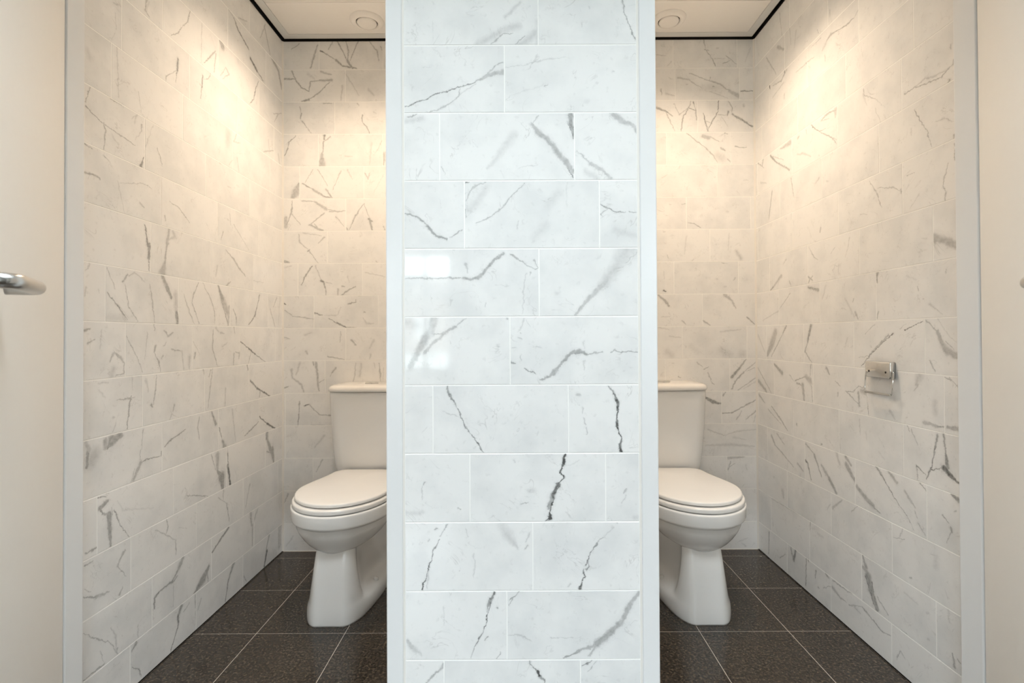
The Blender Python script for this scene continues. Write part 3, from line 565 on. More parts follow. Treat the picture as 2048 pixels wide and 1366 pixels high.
16299 9859 16148 9758 49 27 25;16148 9476 16074 9351 45 25 30;17448 9375 17448 8987 140 79 25;17760 9476 17715 9308 101 56 40;
17669 9871 17990 9468 31 18 25;18818 10279 18768 9622 32 71 40;18768 9622 19078 8979 66 30 40;18973 10371 19183 10222 88 50 25;
19289 10193 19506 10176 79 45 30;19398 9669 19728 9820 58 33 25;20187 10424 20246 10168 74 42 30;20188 9398 20165 8950 75 42 35;
20306 9458 20607 9384 36 82 30;20607 9384 20547 9190 143 64 30;20669 9855 21303 9565 50 29 70;21303 9565 21840 9310 91 52 70;
21840 9310 22696 8957 38 22 60;21501 9424 21238 8892 40 22 40;14838 8863 14871 8530 30 17 25;14808 8349 14746 8075 26 57 50;
14746 8075 14655 7437 57 26 50;14291 8295 14591 8304 17 38 35;14591 8304 14968 8307 38 17 35;14683 8307 14840 8251 74 42 40;
15855 8883 15820 8433 23 51 40;15820 8433 15714 7996 51 23 40;15629 7997 15678 7941 91 51 50;15398 8770 15502 8417 105 59 20;
13670 8826 14001 8819 49 28 20;13671 8653 13890 8410 59 34 15;14147 7842 14205 7833 57 32 20;18769 8907 18619 8148 32 70 30;
18619 8148 18491 7516 70 31 30;18227 8882 18324 8643 100 56 30;18668 8854 18569 8624 78 44 30;16695 7868 16616 7667 78 43 30;
16537 7574 16459 7429 51 28 30;19618 8108 19564 7431 71 40 25;21173 8895 21238 8689 79 44 50;21435 8235 21978 7875 96 55 60;
21978 7875 22548 7640 97 56 70;22548 7640 23149 7392 75 43 75;22259 7777 22188 7467 69 39 40;13895 7111 13894 7287 167 167 40;
14442 7315 14120 7220 156 305 50;14120 7220 13951 7033 352 58 50;15300 7322 15235 6755 33 18 35;17235 6978 16819 6839 27 58 50;
16819 6839 16539 6788 54 53 50;16539 6788 16230 6617 62 27 50;17993 7271 17901 6916 30 66 35;17901 6916 17995 6501 61 28 35;
18720 7336 18977 6848 78 141 50;18977 6848 19293 6245 141 81 35;19186 6691 19401 6162 45 26 50;19401 6162 19620 5777 124 269 45;
20073 7236 20308 5981 71 41 25;22188 6623 22844 6233 58 34 75;22844 6233 23621 5879 108 64 80;22117 6424 21435 6196 30 64 50;
21435 6196 20982 6045 64 28 50;22844 5979 22844 5618 210 240 55;22844 5618 23148 5046 124 251 50;13258 7329 13361 7139 133 134 30;
13326 7100 13301 6713 75 107 50;13568 7002 13406 6818 345 340 25;15195 6736 15161 6446 28 16 40;16106 6485 16068 6362 64 36 50;
16068 6362 15440 6405 19 41 50;15440 6405 15196 6363 46 20 50;15196 6363 14894 5924 144 85 40;14828 5894 14959 6249 28 16 35;
18708 5787 18973 5168 43 25 40;19080 5702 19080 5202 260 152 35;19080 5140 19356 4816 91 309 50;19356 4816 19412 4388 428 150 55;
19753 5614 19812 5082 72 41 50;19812 5082 19930 4367 67 112 85;19753 5161 19812 4822 123 70 60;22843 4995 23400 4796 82 47 40;
23319 4966 23482 4393 354 119 50;13655 5820 13909 5787 36 21 60;13967 5632 13712 5511 105 138 50;13712 5511 13796 5348 74 42 60;
13796 5348 14145 5206 67 39 40;14145 5206 14114 5401 54 30 30;14027 5247 14058 4777 171 137 50;14058 4777 14077 4356 127 58 50;
14204 5325 14450 4771 36 21 50;14450 4771 14768 4342 26 15 45;13256 4536 13468 4514 44 25 45;13468 4514 13687 4558 76 44 50;
14324 5519 14511 5223 26 59 12;14511 5223 15733 4868 55 27 12;17312 4756 17912 4573 17 39 40;17912 4573 18504 4368 39 18 40;
19136 4124 19697 3725 40 23 30;19697 3725 19872 2987 59 33 40;19468 4276 19468 3957 72 41 30;21389 3987 21054 3117 69 38 30;
13257 4211 13496 4238 37 21 45;14577 4058 14391 3853 80 45 40;14391 3853 14330 3715 25 56 35;14330 3715 14643 3315 34 16 35;
13208 3457 13581 3249 23 54 50;13581 3249 14034 3183 115 40 35;13233 3617 13418 3462 23 13 30;16306 4307 16386 4064 22 48 40;
16386 4064 16307 3880 61 27 40;15809 4172 16189 3925 21 48 30;16189 3925 16754 3492 48 22 30;16754 3492 16772 3047 59 33 35;
14394 2913 14517 3088 47 27 40;16922 3841 17359 3653 33 19 15;17140 2782 16925 2542 136 173 45;16925 2542 16592 2256 105 58 45;
16841 2304 16551 2194 47 26 50;16592 2256 15963 2213 78 42 50;15963 2213 15777 2125 81 68 60;15777 2125 15778 1816 63 52 60;
16674 2218 16635 1423 34 19 25;19814 2781 19247 2517 106 82 60;19247 2517 18744 2286 82 60 60;18558 1878 18207 1557 112 372 50;
18207 1557 17729 1318 341 98 55;18456 1802 18508 1357 61 35 45;21457 2774 21526 2259 146 82 40;22019 2728 21595 2234 53 116 35;
21595 2234 21595 1387 111 50 35;15107 1674 15108 1329 43 24 25;13212 2531 13640 2132 14 32 40;13640 2132 14097 1775 32 15 40;
14097 1775 14338 1307 27 15 35;14095 2188 14275 1856 27 60 25;14275 1856 14277 1437 85 38 25;13752 1753 13838 1409 19 11 35;
14337 1494 14307 1326 43 24 40;13867 1346 13479 1348 55 30 45;13479 1348 13216 1346 36 20 50;20171 1267 19815 808 161 92 50;
19815 808 19585 85 72 40 60;17056 1233 16886 1018 142 100 50;16886 1018 16886 688 118 68 65;16886 688 16516 60 48 27 70;17454 1112 17143 992 37 20 40;
17776 1237 17824 226 59 33 35;18110 953 17918 641 54 30 35;15041 1221 14875 1100 98 65 50;14877 616 15144 397 16 35 50;15144 397 15213 131 51 23 50;
23076 1321 22764 696 124 69 45;22841 664 22610 95 153 101 80;24068 1496 23981 431 424 423 30;20924 428 21121 130 47 27 40;''',
    'right': '''
18469 21653 18473 21418 63 35 25;16835 20725 17169 20553 61 35 25;17169 20553 17514 20541 31 71 45;17514 20541 17963 20640 57 26 45;
17963 20640 18436 20744 29 67 40;18436 20744 18684 20649 103 47 40;18736 20588 18941 20462 126 71 20;19035 20973 19679 20967 34 20 30;
19238 21399 19188 21246 40 22 30;18793 20169 18777 19979 46 26 30;19468 20505 19968 20552 21 48 30;19968 20552 20738 20562 52 24 30;
21429 21053 21903 20808 42 96 40;21903 20808 22609 20940 56 26 40;21601 21073 21603 20970 75 42 70;22903 21083 22876 20924 65 36 90;
21645 20124 21676 19930 68 38 30;21703 20638 22619 20438 73 43 25;22151 22388 21677 22017 159 84 35;23180 22482 22314 21298 69 38 30;
21986 23743 21800 22646 58 33 25;21203 22706 21090 21893 56 31 20;20708 22208 20843 21619 87 49 20;18150 17927 18681 18011 28 65 40;
18681 18011 19089 17913 87 40 40;18197 17948 18201 17687 189 38 30;19038 17891 18585 17791 30 16 30;19732 18023 19200 17559 44 24 55;
19200 17559 18789 17517 33 18 40;19200 17559 18499 17104 23 49 40;18499 17104 18170 16744 55 24 40;18499 17104 18168 16859 44 24 30;
20072 17970 20018 17788 39 22 30;20665 17876 20543 17928 87 48 35;21227 17922 22026 17941 243 50 35;22888 17961 22386 17499 99 65 55;
22668 17848 21763 17393 33 18 35;22386 17499 21312 16830 63 93 45;20738 17241 20203 17117 42 90 25;20203 17117 19753 16831 86 38 25;
24064 18027 23508 17615 59 32 40;23579 18015 23664 17741 107 61 40;23838 17037 23288 16873 82 45 25;21190 16452 21015 15659 56 31 35;
22770 16356 23092 15193 61 35 55;19230 15849 19445 15729 76 43 25;18773 15589 18674 15559 64 36 20;16720 17967 16684 17736 26 58 35;
16684 17736 16188 17401 37 16 35;16188 17401 15758 16950 19 10 20;16193 17092 15944 16573 23 13 25;16762 17826 16571 17365 50 28 15;
14951 16974 14608 16977 32 17 45;14608 16977 14053 16867 15 33 40;14053 16867 13670 16810 34 15 40;13670 16810 13304 16967 39 21 40;
14639 16968 14222 17041 27 59 25;14222 17041 13776 16929 46 45 25;13776 16929 13406 16935 52 23 25;13411 16594 13490 16525 69 39 40;
13372 17475 13359 17382 45 25 30;13252 17067 13305 16925 37 21 30;14587 16382 14529 16217 21 45 45;14529 16217 14327 15855 41 18 45;
14327 15855 14158 15603 24 14 40;14158 15603 14077 15301 40 23 40;14077 15301 13996 15091 27 15 35;13876 15713 13581 15677 19 41 25;
13581 15677 13301 15495 34 15 25;13281 15125 13283 15041 56 32 40;13260 14905 13276 14465 32 18 50;16495 14903 16162 14442 18 40 35;
16162 14442 15950 13925 45 20 35;16122 14585 15386 14373 16 33 30;15386 14373 15124 14177 33 14 30;15156 14258 15138 14156 49 28 35;
14925 14598 14615 14571 24 13 30;13469 14466 13605 14121 18 40 30;13605 14121 13662 13876 39 18 30;13635 13912 13559 13717 30 17 35;
13559 13717 13588 13529 69 39 35;14475 13926 14784 13633 40 23 20;14718 15874 14720 15687 49 28 15;16948 13957 16629 13882 34 19 20;
13962 12605 13630 12477 257 209 40;13630 12477 13225 12275 209 223 40;19158 13994 19193 13818 85 48 35;19927 13363 19603 12932 24 51 30;
19603 12932 19336 12830 38 17 30;20004 12261 19728 12072 84 47 40;20008 12038 19724 12260 60 33 40;20011 11848 19356 11693 90 124 45;
16203 11923 16193 11638 162 30 50;22059 12534 22778 12111 148 86 30;22778 12111 23003 12001 96 55 50;21642 13175 21913 13006 67 38 25;
21397 12252 21272 12002 46 26 35;17506 13282 17737 12647 36 20 20;18328 13088 18572 12923 33 19 25;21342 11737 22224 11139 39 23 35;
22225 11069 23722 10692 51 31 25;17326 11206 17371 11098 47 26 35;18889 11801 19101 11335 79 45 15;17249 10761 17128 10538 86 48 30;
17761 11237 17335 10655 85 47 15;16149 10709 16211 10506 58 33 35;14545 11350 14517 11231 37 21 35;14146 10838 13926 10692 76 42 25;
13926 10692 13713 10527 30 17 25;13563 11708 13601 11604 42 24 30;14385 10991 14345 10979 37 21 25;14971 11701 14602 11564 61 33 12;
21694 10387 21968 10078 106 60 45;21968 10078 22685 9362 29 67 40;22685 9362 22984 9063 67 31 40;22597 10154 22899 9648 311 446 35;
22899 9648 23362 9122 406 171 40;19869 10381 20105 9747 150 87 55;20105 9747 20285 9359 33 75 40;20285 9359 19838 8962 65 29 40;
24222 10015 23592 9264 109 60 20;14383 10387 14806 10221 19 11 70;14806 10221 15059 10130 35 20 80;15523 10038 15946 9787 35 20 75;
15946 9787 16470 9416 37 21 60;16470 9416 16990 8979 35 20 60;15730 9989 16240 9629 64 37 40;16240 9629 16626 9305 58 34 35;
17108 9260 16548 9335 22 12 30;16303 10353 16771 10045 24 14 30;15253 10181 14993 10320 21 12 30;17695 9883 17788 9600 41 23 20;
14267 10392 13881 10071 48 26 40;13881 10071 13725 9721 127 104 40;13725 9721 13570 9551 149 197 38;13570 9551 13243 9434 180 175 38;
13875 10424 13614 10069 20 11 25;13618 9809 13241 9519 23 12 30;14170 9309 13979 8985 40 22 35;13614 10069 13262 9771 19 10 20;
22988 8880 22068 8397 80 172 45;24252 8475 23015 7455 62 33 35;24182 7866 23471 7480 182 110 40;19895 8896 19961 8354 44 25 40;
19905 8359 19809 7487 45 25 45;21027 8170 20244 8396 55 30 45;20244 8396 19963 8228 209 206 35;20905 8081 20426 7994 82 45 40;
20484 8053 20377 7481 190 106 40;21469 8371 21091 8131 39 21 30;18891 8799 18696 8574 125 35 40;18362 8365 18084 8217 35 20 35;
18227 7972 18248 7854 58 33 40;17814 8073 17379 8091 36 20 45;17378 8119 17123 8336 31 17 40;17123 8336 16920 8274 22 48 35;
16920 8274 16799 8393 51 23 35;16711 8878 16759 8396 37 21 35;16963 8162 16763 8130 172 170 35;17726 8054 17052 7666 46 25 40;
17127 8091 17093 7661 117 83 40;16762 8183 16657 7455 45 25 40;16481 8735 16255 8700 131 129 30;14524 8879 14649 8591 279 112 25;
14588 8596 14712 8398 60 34 30;13711 8894 13478 8805 30 17 45;13529 8865 13254 8656 35 19 35;13992 8163 13996 7897 165 165 20;
15622 8105 15223 7959 225 219 12;14369 7569 13920 7533 114 74 35;13920 7533 13600 7567 49 27 50;13600 7567 13270 7582 87 128 45;
15697 7698 15496 7481 75 42 20;24194 7251 23637 6938 113 62 35;23026 6870 22312 6470 40 86 40;22312 6470 21643 6026 90 39 40;
23332 6681 22178 6210 50 27 30;20948 6417 20925 6355 80 45 40;15039 7411 14915 7243 41 23 30;17101 7227 17068 6745 47 26 20;
14852 7276 14618 6902 40 22 30;13937 7291 14004 6930 82 53 50;14004 6930 14137 6398 42 24 60;14137 6398 14334 6018 48 33 60;
13724 7381 13684 6901 73 48 50;13684 6901 13619 6528 49 146 60;14170 6314 13738 6474 38 21 60;13738 6474 13449 6284 147 120 80;
13449 6284 13254 6195 81 57 75;14661 6293 14365 6137 42 23 55;14661 6293 14633 5910 33 19 35;19273 5968 19203 5969 58 33 40;
23034 5562 22711 5219 124 69 40;22711 5219 21204 4627 67 35 35;22539 5736 21923 5383 82 45 30;20920 4847 20518 4653 109 60 30;
16787 6869 16747 6578 44 25 15;16195 6343 15953 6170 76 42 10;20301 5756 19738 5486 75 41 35;19738 5486 19271 4769 90 49 45;
20313 5103 20185 5026 109 61 65;20185 5026 19942 4447 75 42 50;19264 5182 18813 4825 110 151 35;18813 4825 18385 4419 155 108 50;
18360 5862 18157 5456 141 79 25;17844 5818 17551 5605 132 92 40;17799 5544 17367 5126 218 135 45;17276 4967 16823 4709 124 190 40;
16823 4709 16476 4583 177 173 40;16648 4616 16185 4448 57 31 50;16328 5878 15963 5543 102 58 55;15963 5543 15578 5151 40 22 60;
15578 5151 14998 4691 32 17 45;14998 4691 14792 4448 25 14 35;15799 5869 15457 5600 79 123 40;15128 5451 14748 5092 86 47 30;
14750 4987 14650 4812 37 20 30;14633 5910 14339 5685 45 25 50;14339 5685 14346 5276 26 15 45;14652 4708 14391 4444 48 27 30;
13570 5889 13261 5746 48 140 60;13787 5213 13612 5079 42 23 45;13527 4966 13499 4880 81 46 50;13528 4869 13679 4522 31 18 35;
13405 5439 13349 5458 43 24 30;18610 3823 18074 4256 104 51 30;17578 4037 17192 4380 39 22 30;15598 3927 15151 4046 26 14 30;
15333 4057 15218 4344 49 28 25;22113 3378 22041 3125 209 117 25;14018 3990 14053 3726 175 176 12;14218 3200 14318 2899 34 19 15;
14989 3004 14898 3020 54 30 35;23088 2760 20289 2839 46 23 20;18946 3645 18718 3920 61 34 20;17034 2830 16859 2485 62 143 45;
16995 2425 16687 2266 133 205 40;16775 2225 16650 1870 299 257 50;16650 1870 16359 1403 265 180 50;16864 2184 16527 1462 49 27 75;
16602 2128 16358 1432 39 22 70;16353 1783 15870 1462 61 33 30;20033 2857 20106 2332 58 32 40;19547 2543 19194 2541 94 52 15;
15175 2477 14688 2405 57 31 15;14359 2320 14294 2354 50 28 20;13646 2843 13622 2470 68 38 15;13518 1715 13478 1407 37 74 45;
13378 1659 13295 1616 57 32 40;14338 1622 14273 1634 63 35 20;23338 1191 23392 176 81 46 50;21125 1272 21274 834 117 142 60;
21482 1202 21344 880 103 57 45;22402 431 21933 785 48 27 35;20251 1343 20189 1227 93 52 50;20343 1305 20402 196 61 35 55;
19693 1092 19760 782 70 39 40;19044 1249 18876 1192 86 48 45;19226 689 18770 942 38 21 30;19559 529 19487 529 73 41 40;18660 962 18184 804 127 62 35;
18655 1228 17822 1239 53 29 40;17822 1239 17431 1318 38 21 35;18184 837 17879 831 41 22 40;17730 813 17063 1096 47 25 30;
17063 1096 16536 931 67 37 40;17534 914 17159 834 59 33 25;16536 931 16121 815 57 31 50;16121 815 15762 895 35 19 40;15640 1280 15122 1327 32 17 35;
15386 687 15542 319 31 18 35;15386 687 15206 554 52 29 30;15719 210 15738 3 35 20 40;''',
}

# ------------------------------------------------------------------ tiled walls
TILE_CACHE = {}
def tile_mesh(w, h):
    key = (round(w, 4), round(h, 4))
    if key in TILE_CACHE: return TILE_CACHE[key]
    bm = bmesh.new()
    a, b, ch, t = w / 2, h / 2, 0.0004, TILE_T
    def ring(dx, dz, y): return [bm.verts.new(p) for p in ((-dx, y, -dz), (dx, y, -dz), (dx, y, dz), (-dx, y, dz))]
    r0 = ring(a, b, t); r1 = ring(a, b, ch); r2 = ring(a - ch, b - ch, 0.0)
    for p, q in ((r0, r1), (r1, r2)):
        for i in range(4):
            j = (i + 1) % 4
            bm.faces.new((p[i], p[j], q[j], q[i]))
    bm.faces.new(r2); bm.faces.new(r0[::-1])
    bmesh.ops.recalc_face_normals(bm, faces=bm.faces)
    me = bpy.data.meshes.new('marble_tile'); bm.to_mesh(me); bm.free()
    me.materials.append(M_MARBLE)
    TILE_CACHE[key] = me
    return me

def parse(s):
    out = []
    for e in s.replace('\n', '').split(';'):
        if e.strip():
            v = [int(k) for k in e.split()]
            out.append((v[0] * 1e-4, v[1] * 1e-4, v[2] * 1e-4, v[3] * 1e-4, v[4] * 0.5e-4, v[5] * 0.5e-4, v[6] / 100.0))
    return out

def lay_tiles(parent, place, rz, flip, u0, u1, offs, segs, default, edge0=0.0015, edge1=0.0015):
    """tile rows between u0 and u1; place(u, z) gives the tile centre on the wall face"""
    rnd = random.Random(int(abs(u0 * 977 + u1 * 131) * 100))
    for r in range(-7, 9):
        zb = max(ZJ + r * PITCH_Z, 0.0); zt = min(ZJ + (r + 1) * PITCH_Z, CEIL)
        z0 = zb + (JOINT / 2 if r > -7 else 0.003); z1 = zt - (JOINT / 2 if r < 8 else 0.008)
        off = offs.get(r)
        if off is None: off = rnd.uniform(0, PITCH_U)
        k0 = math.floor((u0 - off) / PITCH_U)
        js = [u0 - JOINT / 2 + edge0]
        k = k0 + 1
        while off + k * PITCH_U < u1 - 0.006:
            j = off + k * PITCH_U
            if j > u0 + 0.006: js.append(j)
            k += 1
        js.append(u1 + JOINT / 2 - edge1)
        for a, b in zip(js, js[1:]):
            ta, tb = a + JOINT / 2, b - JOINT / 2
            uc, zc = (ta + tb) / 2, (z0 + z1) / 2
            mine = [s for s in segs if ta <= (s[0] + s[2]) / 2 <= tb and z0 - 0.001 <= (s[1] + s[3]) / 2 <= z1 + 0.001]
            o = bpy.data.objects.new('tile', tile_mesh(tb - ta, z1 - z0))
            o.location = place(uc, zc); o.rotation_euler = (0, 0, rz)
            link(o, parent)
            o.material_slots[0].link = 'OBJECT'
            if mine:
                f = -1.0 if flip else 1.0
                loc = [((s[0] - uc) * f, s[1] - zc, (s[2] - uc) * f, s[3] - zc, s[4], s[5], s[6]) for s in mine]
                o.material_slots[0].material = marble_mat('marble_tile_veins', loc, 0.34)
            else:
                o.material_slots[0].material = default

OFF_LEFT = {8: .02, 7: .16, 6: .099, 5: .234, 4: .197, 3: .022, 2: .094, 1: .049, 0: .178, -1: .250, -2: .016, -3: .099, -4: .153, -5: .272, -6: .056, -7: .270}
OFF_RIGHT = {8: .002, 7: .044, 6: .180, 5: .250, 4: .298, 3: .092, 2: .299, 1: .190, 0: .112, -1: .223, -2: .160, -3: .005, -4: .223, -5: .055, -6: .195, -7: .061}
OFF_BACKL = {8: .281, 7: .103, 6: .052, 5: .277, 4: .189, 3: .104, 2: .017, 1: .181, 0: .255, -1: .102, -2: .005, -3: .121, -4: .121, -5: .25, -6: .097, -7: .097}
OFF_BACKR = {8: .138, 7: .148, 6: .252, 5: .104, 4: .04, 3: .196, 2: .003, 1: .135, 0: .268, -1: .173, -2: .091, -3: .051, -4: .239, -5: .075, -6: .249, -7: .247}
OFF_PILLAR = {4: .051, 3: .277, 2: .131, 1: .186, 0: .050, -1: .287, -2: .114, -3: .196, -4: .033, -5: .277, -6: .137}
SEG = {k: parse(v) for k, v in VEINS.items()}
GR = 0.0004                                    # the grout lies this far behind the tile faces
YS = 1.205                                     # where the tiled side walls start behind the door jambs
P90 = math.pi / 2

def struct(o, label, cat='wall'):
    return tag(o, label, cat, kind='structure')

wl = struct(box('wall_left', XL - 0.12, XL - GR, YS, YB + 0.12, 0, CEIL + 0.06, M_GROUT), 'marble tiled left side wall of the left toilet cubicle')
lay_tiles(wl, lambda u, z: (XL, u, z), P90, False, YS, YB - 0.002, OFF_LEFT, SEG['left'], M_MARBLE)
wr = struct(box('wall_right', XR + GR, XR + 0.12, YS, YB + 0.12, 0, CEIL + 0.06, M_GROUT), 'marble tiled right side wall carrying the chrome paper holder')
lay_tiles(wr, lambda u, z: (XR, u, z), -P90, True, YS, YB - 0.002, OFF_RIGHT, SEG['right'], M_MARBLE)
PSL, PSR = PXL + 0.020, PXR - 0.020            # the partition's tiled flanks inside the cubicles
wb = struct(box('wall_back', XL - GR, XR + GR, YB + GR, YB + 0.12, 0, CEIL + 0.06, M_GROUT), 'marble tiled back wall behind both white toilets')
lay_tiles(wb, lambda u, z: (u, YB, z), 0, False, XL + 0.002, PSL - 0.002, OFF_BACKL, SEG['back'], M_MARBLE)
lay_tiles(wb, lambda u, z: (u, YB, z), 0, False, PSR + 0.002, XR - 0.002, OFF_BACKR, SEG['back'], M_MARBLE)
wp = struct(box('wall_partition', PSL + GR, PSR - GR, YF + GR, YB + GR, 0, CEIL + 0.06, M_GROUT), 'partition between the cubicles, its end clad in polished white marble')
lay_tiles(wp, lambda u, z: (u, YF, z), 0, False, TXL, TXR, OFF_PILLAR, SEG['pillar'], M_MARBLE, 0.001, 0.001)
lay_tiles(wp, lambda u, z: (PSL, u, z), -P90, True, YF + 0.062, YB - 0.002, {}, [], M_MARBLE_STRONG)
lay_tiles(wp, lambda u, z: (PSR, u, z), P90, False, YF + 0.062, YB - 0.002, {}, [], M_MARBLE_STRONG)
# silicone in the inner corners
for x, y, w in ((XL, YB, wl), (XR, YB, wr), (PSL, YB, wp), (PSR, YB, wp)):
    sx = 1 if x in (XL, PSR) else -1
    bm = bmesh.new()
    loft_bm([[Vector((x, y, z)), Vector((x + sx * 0.0065, y, z)), Vector((x, y - 0.0065, z))] for z in (0.001, CEIL - 0.0105)], bm=bm)
    mesh_obj('corner_sealant', bm, M_SEALANT, w)
# dark joint along the foot of the walls
for x0, x1, w in ((XL, XL + 0.0025, wl), (XR - 0.0025, XR, wr)):
    box('floor_joint', x0, x1, YS, YB, 0.0, 0.0035, M_BLACK, w)

# white corner posts of the partition and outer door jambs
def post(name, x0, x1, y0, y1, label, inner):
    o = struct(box(name, x0, x1, y0, y1, 0.0, HEAD_Z, M_FRAME, None, 0.003, 2), label, 'door post')
    return o
t1 = post('trim_1', PXL, -0.2558, YF - 0.002, YF + 0.060, 'white corner post on the left edge of the marble partition', 1)
box('sealant_strip', -0.2558, TXL, YF - 0.0003, YF + 0.004, 0.001, HEAD_Z, M_SEALANT, t1)
t2 = post('trim_2', 0.2758, PXR, YF - 0.002, YF + 0.060, 'white corner post on the right edge of the marble partition', -1)
box('sealant_strip', TXR, 0.2758, YF - 0.0003, YF + 0.004, 0.001, HEAD_Z, M_SEALANT, t2)
JL, JR = -1.0090, 1.0330                       # inner faces of the outer jambs
post('trim_3', JL - 0.040, JL, YF, 1.2085, 'white door jamb beside the left tiled wall', 1)
post('trim_4', JR, JR + 0.040, YF, 1.2190, 'white door jamb beside the right tiled wall', -1)
t5 = struct(box('trim_5', JL - 0.040, PXL, YF - 0.001, YF + 0.06, HEAD_Z, HEAD_Z + 0.05, M_FRAME, None, 0.003), 'white door head over the left cubicle opening', 'door head')
t6 = struct(box('trim_6', PXR, JR + 0.040, YF - 0.001, YF + 0.06, HEAD_Z, HEAD_Z + 0.05, M_FRAME, None, 0.003), 'white door head over the right cubicle opening', 'door head')
# plastered front of the cubicles around the openings
struct(box('wall_front_left', -XA, JL - 0.040, YF + 0.002, YS - 0.0015, 0, CEIL + 0.06, M_WALLPAINT), 'painted wall left of the left cubicle door')
struct(box('wall_front_right', JR + 0.040, XA, YF + 0.002, YS - 0.0015, 0, CEIL + 0.06, M_WALLPAINT), 'painted wall right of the right cubicle door')
struct(box('wall_front_head_left', JL - 0.040, PXL, YF + 0.002, YS, HEAD_Z + 0.05, CEIL + 0.06, M_WALLPAINT), 'painted wall over the left cubicle door')
struct(box('wall_front_head_right', PXR, JR + 0.040, YF + 0.002, YS, HEAD_Z + 0.05, CEIL + 0.06, M_WALLPAINT), 'painted wall over the right cubicle door')
struct(box('wall_partition_head', PXL, PXR, YF - 0.001, YF + 0.060, HEAD_Z, CEIL + 0.06, M_FRAME), 'white boxing above the corner posts of the partition')

# ------------------------------------------------------------------ floor
FJX, FJY, FP = -0.8865, 2.3615, 0.2998
floor = struct(box('floor', -XA - 0.1, XA + 0.1, YW - 0.1, YB + 0.12, -0.08, -0.0002, M_FGROUT), 'dark speckled granite tile floor running through both cubicles', 'floor')
fcache = {}
def floor_tile(xa, xb, ya, yb):
    g = 0.0009
    w, h = xb - xa - 2 * g, yb - ya - 2 * g
    if w < 0.01 or h < 0.01: return
    key = (round(w, 3), round(h, 3))
    if key not in fcache:
        bm = box_bm(-w / 2, w / 2, -h / 2, h / 2, -0.008, 0)
        me = bpy.data.meshes.new('floor_tile'); bmesh.ops.recalc_face_normals(bm, faces=bm.faces); bm.to_mesh(me); bm.free()
        me.materials.append(M_FLOOR); fcache[key] = me
    o = bpy.data.objects.new('floor_tile', fcache[key]); o.location = ((xa + xb) / 2, (ya + yb) / 2, 0)
    link(o, floor)
xs = [FJX + FP * k for k in range(-4, 11)]
ys = [FJY - FP * k for k in range(-1, 17)]
for xa, xb in zip(xs, xs[1:]):
    for yb, ya in zip(ys, ys[1:]):
        if ya > YS:
            for lo, hi in ((XL + 0.003, PSL - 0.001), (PSR + 0.001, XR - 0.003)):
                a, b = max(xa, lo - 0.001), min(xb, hi + 0.001)
                if b - a > 0.012: floor_tile(a, b, max(ya, YW), min(yb, YB - 0.002))
        else:
            a, b = max(xa, -XA), min(xb, XA)
            if b - a > 0.012 and yb > YW: floor_tile(a, b, max(ya, YW), yb)

# ------------------------------------------------------------------ cubicle ceilings
ceil = struct(box('ceiling', XL - 0.1, XR + 0.1, YS, YB + 0.1, CEIL + 0.03, CEIL + 0.08, M_BLACK), 'suspended white panel ceiling with dark shadow gap over the cubicles', 'ceiling')
def cubicle_ceiling(x0, x1):
    gx, gy, tw = 0.013, 0.008, 0.034
    a0, a1 = x0 + gx, x1 - gx
    y0, y1 = YS + 0.002, YB - gy
    # white angle round the edge
    for q in ((a0, a0 + tw, y0, y1), (a1 - tw, a1, y0, y1), (a0 + tw, a1 - tw, y1 - tw, y1), (a0 + tw, a1 - tw, y0, y0 + tw)):
        box('edge_trim', q[0], q[1], q[2], q[3], CEIL - 0.0015, CEIL + 0.022, M_CTRIM, ceil)
    ym = 2.168
    for ya, yb in ((y0 + tw, ym - 0.6), (ym - 0.6, ym), (ym, y1 - tw)):
        if yb - ya > 0.03:
            box('ceiling_panel', a0 + tw + 0.001, a1 - tw - 0.001, ya + 0.001, yb - 0.001, CEIL, CEIL + 0.015, M_CEIL, ceil, 0.0008, 1)
    # black shadow gap profile standing back between panel and tiles
    for q in ((x0 + 0.0005, a0, y0, YB - 0.0005), (a1, x1 - 0.0005, y0, YB - 0.0005), (a0, a1, y1, YB - 0.0005)):
        box('shadow_gap', q[0], q[1], q[2], q[3], CEIL + 0.006, CEIL + 0.022, M_BLACK, ceil)
    # its black flange on the wall, just under the panel
    for q in ((x0, x0 + 0.004, y0, YB), (x1 - 0.004, x1, y0, YB), (x0 + 0.004, x1 - 0.004, YB - 0.004, YB)):
        box('shadow_gap_flange', q[0], q[1], q[2], q[3], CEIL - 0.0105, CEIL + 0.006, M_BLACK, ceil)
cubicle_ceiling(XL, PSL)
cubicle_ceiling(PSR, XR)

# ------------------------------------------------------------------ anteroom behind the camera
T = 0.2
struct(box('wall_anteroom_left', -XA - T, -XA, YW - T, YS, 0, CEIL + 0.06, M_WALLPAINT), 'plain painted left wall of the washroom behind the camera')
struct(box('wall_anteroom_right', XA, XA + T, YW - T, YS, 0, CEIL + 0.06, M_WALLPAINT), 'plain painted right wall of the washroom behind the camera')
rx0, rx1, ry0, ry1 = ADDED_ROOFLIGHT
bm = bmesh.new()
for q in ((-XA - T, XA + T, YW - T, ry0), (-XA - T, XA + T, ry1, YS), (-XA - T, rx0, ry0, ry1), (rx1, XA + T, ry0, ry1)):
    box_bm(q[0], q[1], q[2], q[3], CEIL + 0.06, CEIL + 0.16, bm)
struct(mesh_obj('ceiling_anteroom', bm, M_CEIL), 'flat white ceiling of the washroom in front of the cubicles', 'ceiling')
bm = bmesh.new()
xs_ = [-XA] + [v for w in WINDOWS for v in (w[0], w[1])] + [XA]
for a, b in zip(xs_[0::2], xs_[1::2]):
    box_bm(a, b, YW - T, YW, 0, CEIL + 0.06, bm)
